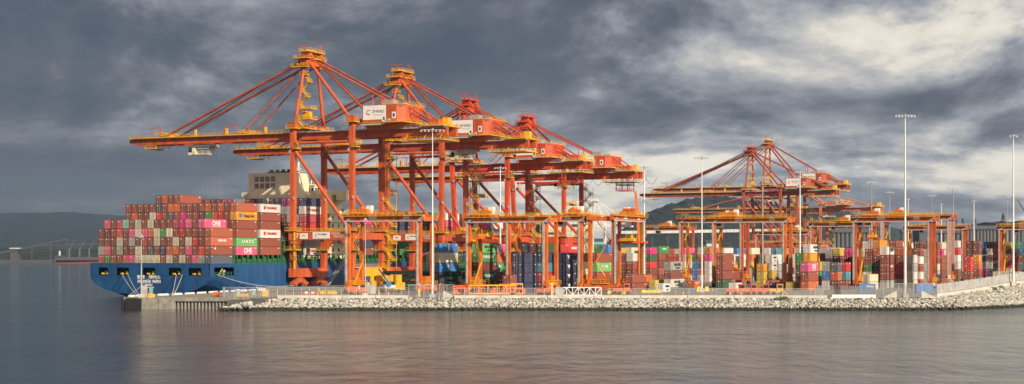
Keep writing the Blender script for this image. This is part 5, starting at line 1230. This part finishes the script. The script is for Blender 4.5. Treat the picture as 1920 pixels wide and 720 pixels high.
# line of conifers on the right hilltop
def tree(px, d, ybase, ytop, lab):
    root = thing('conifer_tree', lab, 'tree', at(px, d, CAMZ+(HZ-ybase)*d/F), 0, 'conifers on the far ridge'); H = (ybase-ytop)*d/F
    mb = MB(); mb.tube((0,0,-2), (0,0,H*.9), H*.03, 6, r2=.05); obj('trunk', mb, ['black'], root)
    cr_ = MB(); r_ = random.Random(px)
    for _ in range(420):
        f = r_.random()**.8; z = H*(.08+.9*f); rad = H*.30*(1-f)*math.sqrt(r_.random())+.3; a = r_.uniform(0, 6.3); s_ = H*.05
        c = Vector((rad*math.cos(a), rad*math.sin(a), z)); q = [c+Vector((r_.uniform(-s_, s_), r_.uniform(-s_, s_), r_.uniform(-s_, s_))) for _ in range(3)]; cr_.add(q, [(0, 1, 2)])
    obj('crown', cr_, ['forest'], root)
tree(1881, 2300, 424, 400, 'largest dark conifer on the ridge left of the right border mast'); tree(1805, 2400, 422, 409, 'small conifer above the silos left of the pale slim mast'); tree(1828, 2400, 424, 411, 'small conifer above the silos at the pale slim mast'); tree(1793, 2400, 424, 412, 'smallest conifer just right of the faded gantry leg')
# grain silos
M['silo'] = mat('silo_concrete', (.11, .115, .12), .85, var=.1, scale=.02); M['silod'] = mat('dark_silo_roof', (.09, .10, .12), .8)
def silo(px0, px1, d, y0, y1, n, lab):
    root = thing('grain_silo', lab, 'grain silo', at(px0, d, QZ), 0); Wd = (px1-px0)*d/F; H = (HZ-y0)*d/F+CAMZ-QZ; H2 = (HZ-y1)*d/F+CAMZ-QZ
    for i in range(n):
        mb = MB(); r_ = Wd/n/2; mb.tube(((i+.5)*Wd/n, r_, 0), ((i+.5)*Wd/n, r_, H2), r_*.97, 12); obj('silo_bin', mb, ['silo'], root, smooth=False)
    mb = MB(); mb.box(0, -1, H2, Wd, Wd/n+1, H); mb.box(Wd*.3, 1, H, Wd*.36, 6, H+4); obj('roof_gallery', mb, ['silod'], root)
silo(1812, 1868, 1500, 423, 430, 9, 'row of grey grain silos left of the dark red gantry'); silo(1872, 1935, 1520, 424, 431, 9, 'row of grey grain silos behind the right border mast'); silo(1560, 1640, 1500, 428, 436, 10, 'row of grey silos behind the crane legs right of the white lettered top')
silo(1690, 1800, 1540, 431, 437, 14, 'low long row of grey grain silos behind the gantry with the pink leg')
# elevated white conveyor roof and pale sheds behind x 1200..1400
cv = thing('elevated_conveyor', 'long pale elevated conveyor roof behind the yard below the forested hill', 'conveyor', (0,0,0))
mb = MB(); a = at(1150, 1400, CAMZ+(HZ-436)*1400/F); b_ = at(1500, 1400, CAMZ+(HZ-431)*1400/F); mb.beam(a, b_, 5, 2.6); obj('gallery', mb, ['fwhite'], cv)
mb = MB()
for i in range(12): p = a.lerp(b_, (i+.5)/12); mb.beam(p, (p.x, p.y, 3), 1.0, 1.0)
obj('trestle', mb, ['fgrey'], cv)
for i, (x, d, w_, h, mk_, lab) in enumerate(((1152, 1300, 22, 17, 'fwhite', 'white shed behind the turned yard crane'), (1212, 1300, 14, 15, 'fwhite', 'white tank house left of the far mast base'), (1268, 1300, 16, 13, 'fwhite', 'low white shed below the conveyor roof'), (1325, 1250, 12, 20, 'fwhite', 'narrow white tower building beneath the hill'),
                                             (1352, 1300, 20, 14, 'fgrey', 'grey shed beneath the hill right of the white tower'), (1070, 1350, 22, 18, 'fwhite', 'white building seen under the cream stack'), (1100, 1300, 14, 22, 'tblue', 'pale blue building behind the white crane'), (1110, 1300, 16, 16, 'fwhite', 'white shed right of the pale blue building'), (1580, 1500, 30, 18, 'fgrey', 'grey shed behind the far right crane legs'), (1724, 1200, 12, 31, 'silod', 'dark tower building behind the gantry with the pink leg'))):
    root = thing('warehouse', lab, 'building', at(x, d), 0); mb = MB(); mb.box(0, 0, 0, w_, 20, h); obj('wall', mb, [mk_], root)
    mb = MB(); mb.add([(-.5, -.5, h), (w_+.5, -.5, h), (w_+.5, 20.5, h), (-.5, 20.5, h), (-.5, 10, h+2.4), (w_+.5, 10, h+2.4)], [(0,1,5,4),(2,3,4,5),(0,4,3),(1,2,5)]); obj('roof', mb, ['fgrey'], root)
    for r_ in range(min(4, int(h/4))):
        for q in range(int(w_/4)): obj('window', MB().box(1+q*4, -.1, 2+r_*4, 3+q*4, 0, 3.6+r_*4), ['glass'], root)
# distant white quay cranes behind the turned yard crane
def far_crane(px, d, ytop, ybase_, lab, mk_='fwhite', left=True):
    root = thing('distant_quay_crane', lab, 'crane', at(px, d), 0, 'white cranes far behind the yard'); H = CAMZ+(HZ-ytop)*d/F-3; hb_ = H*.62; s_ = -1 if left else 1
    mb = MB()
    for x in (0, 9*s_):
        for y in (0, 12): mb.beam((x, y, 0), (x, y, hb_), 1.3)
    obj('leg', mb, [mk_], root)
    mb = MB(); mb.beam((-16*s_, 6, hb_), (28*s_, 6, hb_), 2.2, 2.0); obj('boom', mb, [mk_], root)
    mb = MB(); mb.beam((0, 6, hb_), (2*s_, 6, H), 1.4); mb.beam((9*s_, 6, hb_), (2*s_, 6, H), 1.0); mb.box(-1.5, 4, H-2, 4, 8, H); obj('mast', mb, [mk_], root)
    mb = MB()
    for q in (27, 18, 10): mb.beam((2*s_, 6, H), (q*s_, 6, hb_+1), .8)
    mb.beam((2*s_, 6, H), (-14*s_, 6, hb_+1), .8); obj('stay', mb, [mk_], root)
    mb = MB(); mb.box(-14*s_, 2, hb_+1, -4*s_, 10, hb_+6); obj('machinery_house', mb, [mk_], root)
far_crane(1112, 1150, 372, 478, 'white crane with the long stays behind the turned yard crane', left=False); far_crane(1096, 1200, 372, 478, 'white crane with stays to the left behind the fourth crane'); far_crane(1077, 1250, 388, 478, 'cream crane with a round peak behind the yard beam', 'yelp'); far_crane(1020, 1300, 398, 478, 'small white crane behind the second yard gantry beam')
# luffing crane at the right edge
lc = thing('luffing_crane', 'dark luffing crane jib rising at the right border', 'crane', at(1925, 1400), 0)
mb = MB(); mb.beam((10, 0, 30), (-8, 0, 48+CAMZ-3), 1.4, 1.4, w2=.6, h2=.6); obj('jib', mb, ['fgrey'], lc); mb = MB(); mb.beam((10, 0, 0), (10, 0, 34), 3); mb.box(6, -3, 28, 14, 3, 33); obj('tower', mb, ['fgrey'], lc)
# small orange luffing jib on the turned yard crane area
oj = thing('mobile_crane', 'orange mobile crane jib pointing up behind the turned yard crane', 'crane', at(1200, 560), 0)
mb = MB(); mb.beam((0, 0, 16), (-1.6, 0, 33.2), 1.6, 1.2, w2=.7, h2=.6); obj('jib', mb, ['rtg'], oj); mb = MB(); mb.box(-1.5, -1.5, 1.5, 4, 1.5, 4); mb.beam((0,0,4), (0,0,16), 1.2); obj('body', mb, ['rtg'], oj)
for x in (-1, 3): w_ = MB(); w_.tube((x, -1.6, .8), (x, 1.6, .8), .8, 10); obj('wheel', w_, ['dark'], oj)
# ---- far left shore: conveyor, shed, bulk carrier
lcv = thing('loading_conveyor', 'long pale inclined conveyor on the far left shore', 'conveyor', (0,0,0)); d = 2600
def fl(px, py, dd=d): return Vector(((px-960)*dd/F, dd, CAMZ+(HZ-py)*dd/F))
mb = MB(); mb.beam(fl(-20, 478), fl(32, 468.5), 3, 3); mb.beam(fl(32, 468.5), fl(126, 448), 3, 2.4); mb.beam(fl(75, 461), fl(190, 456), 2, 1.5); obj('gallery', mb, ['fgrey'], lcv)
mb = MB()
for x, y in ((60, 462), (95, 455), (126, 448), (110, 458), (150, 457)): p = fl(x, y); mb.beam(p, (p.x, p.y, 0), 1.2)
obj('trestle', mb, ['fgrey'], lcv)
sh = thing('storage_shed', 'pale storage shed with a flat roof on the far left shore', 'building', fl(19, 484)); sh.location.z = 0
mb = MB(); mb.box(0, 0, 0, 12, 20, 24); obj('wall', mb, ['fgrey'], sh); mb = MB(); mb.box(-1, -1, 24, 16, 21, 25.5); obj('roof', mb, ['fwhite'], sh)
qy = MB(); p = fl(-400, 484); q = fl(105, 484); qy.box(p.x, 2580, -1, q.x, 2640, 6); tag(obj('far_quay', qy, ['fgrey']), 'low dark quay along the far left shore', 'quay')
bc = thing('bulk_carrier', 'red bottomed bulk carrier with deck cranes on the far left water', 'ship', (fl(104, 486, 2500).x, 2500, 0), 0)
mb = MB(); LS = 190
def bhull(z0, z1): return [(0-(z1+z0)*.15, 0, z0), (LS, 0, z0), (LS, 28, z0), (0, 28, z0), (-(z1)*.3, 10, z1), (LS, 0, z1), (LS, 28, z1), (-(z1)*.3, 18, z1)]
for z0, z1, mi in ((-1, 5.5, 0), (5.5, 10.5, 1)): mb.add(bhull(z0, z1), [(3,2,1,0),(4,5,6,7),(0,1,5,4),(1,2,6,5),(2,3,7,6),(3,0,4,7)], mi)
mb.box(-3, 8, 10.5, 8, 20, 13, 1); obj('hull', mb, ['fred', 'fgrey'], bc)
for x in (18, 34, 49, 64):
    mb = MB(); mb.beam((x, 14, 10), (x, 14, 24), 2.0); mb.beam((x, 14, 20), (x+8, 14, 37), 1.0, .8); obj('deck_crane', mb, ['silo'], bc)
mb = MB(); mb.box(3, 8, 12, 5, 12, 20); obj('foremast', mb, ['fwhite'], bc)

# ------------------------------------------------------------------ build the containers
def corners(s_):
    c, sn = math.cos(s_['rz']), math.sin(s_['rz']); o = []
    for z in (0, s_['h']-.01):
        for x, y in ((-1,-1),(1,-1),(1,1),(-1,1)):
            lx, ly = x*s_['L']/2, y*1.219; o.append(Vector((s_['p'].x+c*lx-sn*ly, s_['p'].y+sn*lx+c*ly, s_['p'].z+z)))
    return o
bv = []; bf = []
QF = [(0,3,2,1),(4,5,6,7),(0,1,5,4),(1,2,6,5),(2,3,7,6),(3,0,4,7)]
for s_ in SPECS:
    o = len(bv); bv += corners(s_); bf += [tuple(i+o for i in f) for f in QF]
tree = BVHTree.FromPolygons(bv, bf)
bpy.context.view_layer.update()
ov, of_ = [], []
for ob_ in scene.objects:
    if ob_.type != 'MESH': continue
    rt = ob_
    while rt.parent: rt = rt.parent
    if not rt.name.startswith(('ship_to_shore', 'yard_gantry', 'light_mast', 'container_ship', 'hatch_cover', 'crane_truck', 'storage_cont', 'container_trailer', 'kerb')): continue
    if ob_.name.startswith(('hoist_rope', 'railing', 'lettering', 'festoon')): continue
    b0 = len(ov); mw = ob_.matrix_world; ov += [mw @ v.co for v in ob_.data.vertices]; of_ += [tuple(i+b0 for i in p.vertices) for p in ob_.data.polygons]
OCC = BVHTree.FromPolygons(ov, of_)
cnt = [0]*len(SPECS); CO = Vector((0, 0, CAMZ))
yy = 362
while yy < 552:
    xx = 174
    while xx < 1920:
        h = tree.ray_cast(CO, Vector(((xx-960)/F, 1, (HZ-yy)/F)).normalized())
        if h[2] is not None:
            dv_ = Vector(((xx-960)/F, 1, (HZ-yy)/F)).normalized()
            vis = OCC.ray_cast(CO, dv_, h[3]-.4)[0] is None
            if vis: cnt[h[2]//6] += 1
        xx += 2
    yy += 2
order = sorted(range(len(SPECS)), key=lambda i: -cnt[i])
keep = set(i for i in order[:300] if cnt[i] >= 3)
_cm = {}
def cont_mesh(Lc, h):
    key = (round(Lc, 2), round(h, 2))
    if key in _cm: return _cm[key]
    mb = MB(); a = Lc/2; b_ = 1.195; h_ = h-.09
    for x in (-1, 1):
        for y in (-1, 1): mb.box(x*(a-.0), y*(b_-.0), 0, x*(a-.18), y*(b_-.18), h_)
    for z0, z1 in ((0, .16), (h_-.12, h_)):
        for y in (-1, 1): mb.box(-a+.18, y*b_, z0, a-.18, y*(b_-.12), z1)
        for x in (-1, 1): mb.box(x*a, -b_+.18, z0, x*(a-.12), b_-.18, z1)
    # corrugated long sides
    n = int(Lc/.5)
    for y in (-1, 1):
        pts = []
        for i in range(n):
            x0 = -a+.18+(Lc-.36)*i/n; wv = (Lc-.36)/n
            pts += [(x0, b_-.09), (x0+wv*.35, b_-.09), (x0+wv*.5, b_-.03), (x0+wv*.85, b_-.03)]
        pts.append((a-.18, b_-.09)); vv = []
        for x, q in pts: vv += [(x, y*q, .1), (x, y*q, h_-.08)]
        mb.add(vv, [((2*i, 2*i+2, 2*i+3, 2*i+1) if y < 0 else (2*i+1, 2*i+3, 2*i+2, 2*i)) for i in range(len(pts)-1)])
    mb.box(-a+.1, -b_+.1, h_-.1, a-.1, b_-.1, h_-.04); mb.box(-a+.1, -b_+.1, .05, a-.1, b_-.1, .12); mb.box(a-.1, -b_+.15, .1, a-.06, b_-.15, h_-.05)
    # small stencilled patches
    mb.box(a-1.5, -b_-.012, h_-.62, a-.7, -b_+.1, h_-.38, 1); mb.box(-a+.4, -b_-.012, h_-.55, -a+.9, -b_+.1, h_-.38, 1)
    me = mb.mesh('shipping_container', ['cont', 'mark']); _cm[key] = me; return me
_dm = {}
def door_mesh(h, kind):
    key = (round(h, 2), kind)
    if key in _dm: return _dm[key]
    mb = MB(); b_ = 1.03; h_ = h-.09
    mb.box(0, -b_, .14, .05, -.02, h_-.12); mb.box(0, .02, .14, .05, b_, h_-.12)
    for y in (-.72, .72): mb.box(-.08, y-.05, .1, .0, y+.05, h_-.08, 0)
    for y in (-.35, .35): mb.box(-.06, y-.04, .1, .0, y+.04, h_-.08, 1)
    mb.box(-.03, .15, h_-.75, 0, .75, h_-.5, 2)
    if kind == 1: mb.box(-.03, -.75, .35, 0, -.45, .65, 3)
    if kind == 2: mb.box(-.03, .45, .35, 0, .7, .65, 3); mb.box(-.03, -.8, h_-.7, 0, -.45, h_-.45, 2)
    me = mb.mesh('door', ['cont', 'bar', 'mark', 'ymark']); _dm[key] = me; return me
mass = MB(); mcol = []
crn = random.Random(3)
used_lab = {}
for i, s_ in enumerate(SPECS):
    col, cname = PAL[s_['col']]
    f = crn.uniform(.82, 1.12); col = tuple(min(.85, c*f) for c in col)
    if i in keep:
        o = bpy.data.objects.new('shipping_container', cont_mesh(s_['L'], s_['h'])); COL.objects.link(o)
        o.location = s_['p']; o.rotation_euler = (0, 0, s_['rz']); o.color = (*col, 1)
        lab = s_['lab'].format(c=cname); tag(o, lab, 'shipping container', s_['grp'])
        d = bpy.data.objects.new('door', door_mesh(s_['h'], crn.randrange(3))); COL.objects.link(d); d.parent = o; d.location = (-s_['L']/2+.03, 0, 0); d.color = (*(c*.92 for c in col), 1)
        if s_['text']:
            for body, mk_, sz, wd, xo, zo, bo in TX[s_['text']]:
                k_ = .55 if s_['L'] < 7 else 1
                lettering(o, body, sz*(.75 if k_ < 1 else 1), mk_, (xo*k_, -1.245, s_['h']/2+zo), 's', bo, wd*k_)
            if s_['text'] in ('ONE',): lettering(o, 'OCEAN NETWORK EXPRESS', .3, 'white', (.5, -1.245, .38), 's', .0, 4.6)
    else:
        c8 = corners(s_)
        if cnt[i] < 1: mass.add(c8, QF); mcol += [(*col, 1)]*6; continue
        mw = Matrix.Translation(s_['p']) @ Matrix.Rotation(s_['rz'], 4, 'Z')
        for me_, off, cs_ in ((cont_mesh(s_['L'], s_['h']), 0, (col, (.75, .74, .7))), (door_mesh(s_['h'], crn.randrange(3)), -s_['L']/2+.03, (tuple(c*.92 for c in col), (.33, .28, .26), (.75, .74, .7), (.75, .5, .06)))):
            mt_ = mw @ Matrix.Translation((off, 0, 0))
            mass.add([mt_ @ v.co for v in me_.vertices], [tuple(p.vertices) for p in me_.polygons]); mcol += [(*cs_[p.material_index], 1) for p in me_.polygons]
if mass.v:
    me = mass.mesh('container_stacks', ['contc']); colour_faces(me, mcol)
    tag(obj('container_stacks', me, None), 'deep mass of further stacked containers behind the front rows and on the forward ship', None, kind='stuff')
